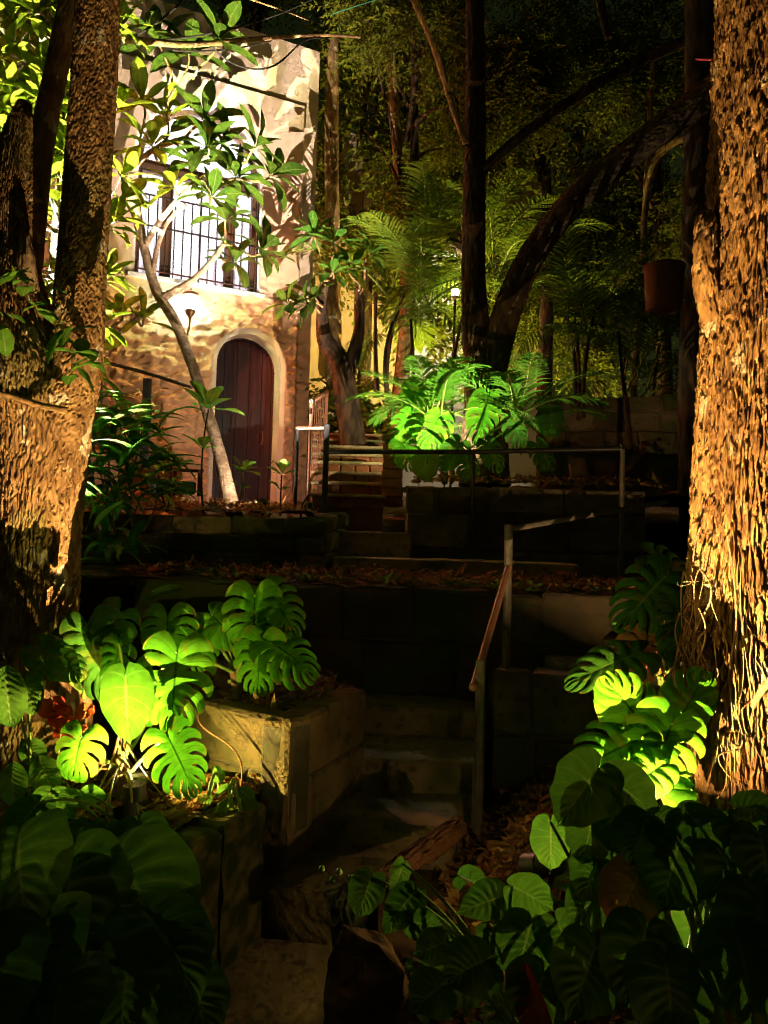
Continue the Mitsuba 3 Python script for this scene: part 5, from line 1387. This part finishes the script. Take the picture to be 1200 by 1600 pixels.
# hanging pot
hp = thing('hanging_pot', 'dark terracotta pot hanging in the shade left of the furrowed trunk', 'pot')
pc_ = px(1037, 452, 5.6)
part(hp, 'pot', lathe([[.0005, -.17], [.10, -.165], [.125, -.14], [.135, 0], [.14, .13], [.15, .14], [.15, .17], [.132, .17], [.128, .12], [.0005, .10]], pc_, 28), 'mat_terracotta', True)
for a in (0, 2.1, 4.2): part(hp, 'cord', stick(pc_ + [.14 * math.cos(a), .14 * math.sin(a), .16], pc_ + [0, 0, .75], .003, 5), 'mat_cable', 30)
part(hp, 'hanger', stick(pc_ + [0, 0, .75], px(1040, 195, 6.6), .003, 5), 'mat_cable', 30)

# cables across the upper left
for pts, rr_, mat, lab in [
        ([(120, 60, 5.5), (210, 63, 5.8), (275, 69, 6.2), (350, 66, 6.8), (450, 57, 7.6), (562, 58, 8.6)], .026, 'mat_bark_left', 'thick bare bough crossing in front of the top of the house'),
        ([(180, 72, 6.0), (235, 42, 6.2), (292, -6, 6.5)], .009, 'mat_cable', 'short black cable rising steeply at the upper left beside the forked trunk'),
        ([(200, 64, 6.0), (330, 52, 6.8), (420, 28, 7.3), (500, -8, 7.8)], .009, 'mat_cable', 'black cable sagging from the thick bough up to the top edge'),
        ([(270, 78, 6.2), (345, 78, 6.8), (425, 64, 7.4)], .008, 'mat_cable', 'short thin cable hanging just below the thick bough'),
        ([(335, 75, 6.7), (362, 98, 6.9), (400, 108, 7.1), (450, 86, 7.5), (500, 60, 8.0)], .008, 'mat_cable', 'looped black cable sagging across the stained top of the house wall'),
        ([(370, -8, 7.0), (430, 12, 7.4), (482, 32, 7.9)], .010, 'mat_bark_left', 'thin grey bough against the black sky above the parapet'),
        ([(512, 24, 8.0), (555, 10, 8.0), (600, -4, 8.0)], .006, 'mat_rope_green', 'green rope at the top edge right of the house'),
        ([(1088, 92, 4.5), (1110, 93, 4.0), (1138, 90, 3.3)], .006, 'mat_cord_red', 'short red cord tied to the furrowed trunk')]:
    k = thing('bare_bough' if 'bough' in lab else 'rope' if 'rope' in lab else 'cord' if 'cord' in lab else 'cable', lab, 'branch' if 'bough' in lab else 'rope' if 'rope' in lab else 'cord' if 'cord' in lab else 'cable')
    q = spline(pxl(pts), 60)
    put(k, tube(q, rr_ * (1.1 - .5 * np.linspace(0, 1, 60)) if 'bough' in lab else rr_, 8), mat, True)
cb = thing('lamp_cable', 'thin pale cable looping down the block planter wall', 'cable')
put(cb, tube(spline(pxl([(312, 1112, 3.18), (322, 1140, 3.1), (345, 1155, 3.08), (368, 1175, 3.05), (378, 1205, 3.0), (372, 1240, 2.96)]), 50), .004, 6), 'mat_root', True)

# ------------------------------------------------------------------ the lamps of the garden
spotlight(px(200, 1288, 2.45), px(100, 640, 3.05), LIGHT['left'], AMBER, 52, 16, 'small garden spotlight half hidden by the low dark round leaves of the left bed')
spotlight(px(212, 1250, 2.74), px(200, 1000, 2.72), LIGHT['bed'], GOLD, 89, 80, 'small garden spotlight at the foot of the glowing split-leaf plant')
spotlight(px(985, 1388, 2.3), px(1165, 620, 2.9), LIGHT['right'], AMBER, 56, 12, 'small garden spotlight hidden behind the dark leaves below the furrowed trunk')
spotlight(px(932, 1398, 2.2), px(905, 1200, 2.1), LIGHT['shrub'], GOLD, 89, 80, 'tiny garden spotlight on the slope, hidden behind the tall stem of heart-shaped leaves')
spotlight(px(232, 1220, 2.84), px(400, 1215, 2.98), LIGHT['soil'], GOLD, 78, 30, 'small garden spotlight turned down on the leaf litter beside the block planter wall')
spotlight(px(846, 1352, 2.36), px(700, 1362, 2.6), LIGHT['slope'], AMBER, 72, 40, 'small garden spotlight turned down on the leaf litter right of the steps')
spotlight(px(694, 744, 7.2), px(650, 300, 7.6), LIGHT['centre'], WARM, 84, 50, 'small garden spotlight among the split-leaf clump under the dark forked tree')
spotlight(px(410, 790, 6.95), px(340, 300, 8.6), LIGHT['house'], PEACH, 82, 50, 'small garden spotlight in the bed below the arched door')
spotlight(px(484, 798, 6.05), px(392, 120, 9.3), LIGHT['facade'], PEACH, 25, 9, 'small garden spotlight at the corner of the bed, aimed up at the house')
spotlight(px(58, 985, 3.9), px(72, 180, 5.9), LIGHT["foliage"], WARM, 26, 18, 'garden spotlight on a tall spike hidden behind the forked trunk', spike=1.2)
spotlight(px(655, 742, 10.6), px(660, 60, 11.4), LIGHT['palms'], GOLD, 62, 35, 'small garden spotlight hidden under the tall palm clump by the brick pier')
spotlight(px(900, 731, 10.4), px(870, 100, 11.2), LIGHT['canopy'], GOLD, 55, 30, 'small garden spotlight hidden behind the bed of palms on the right')
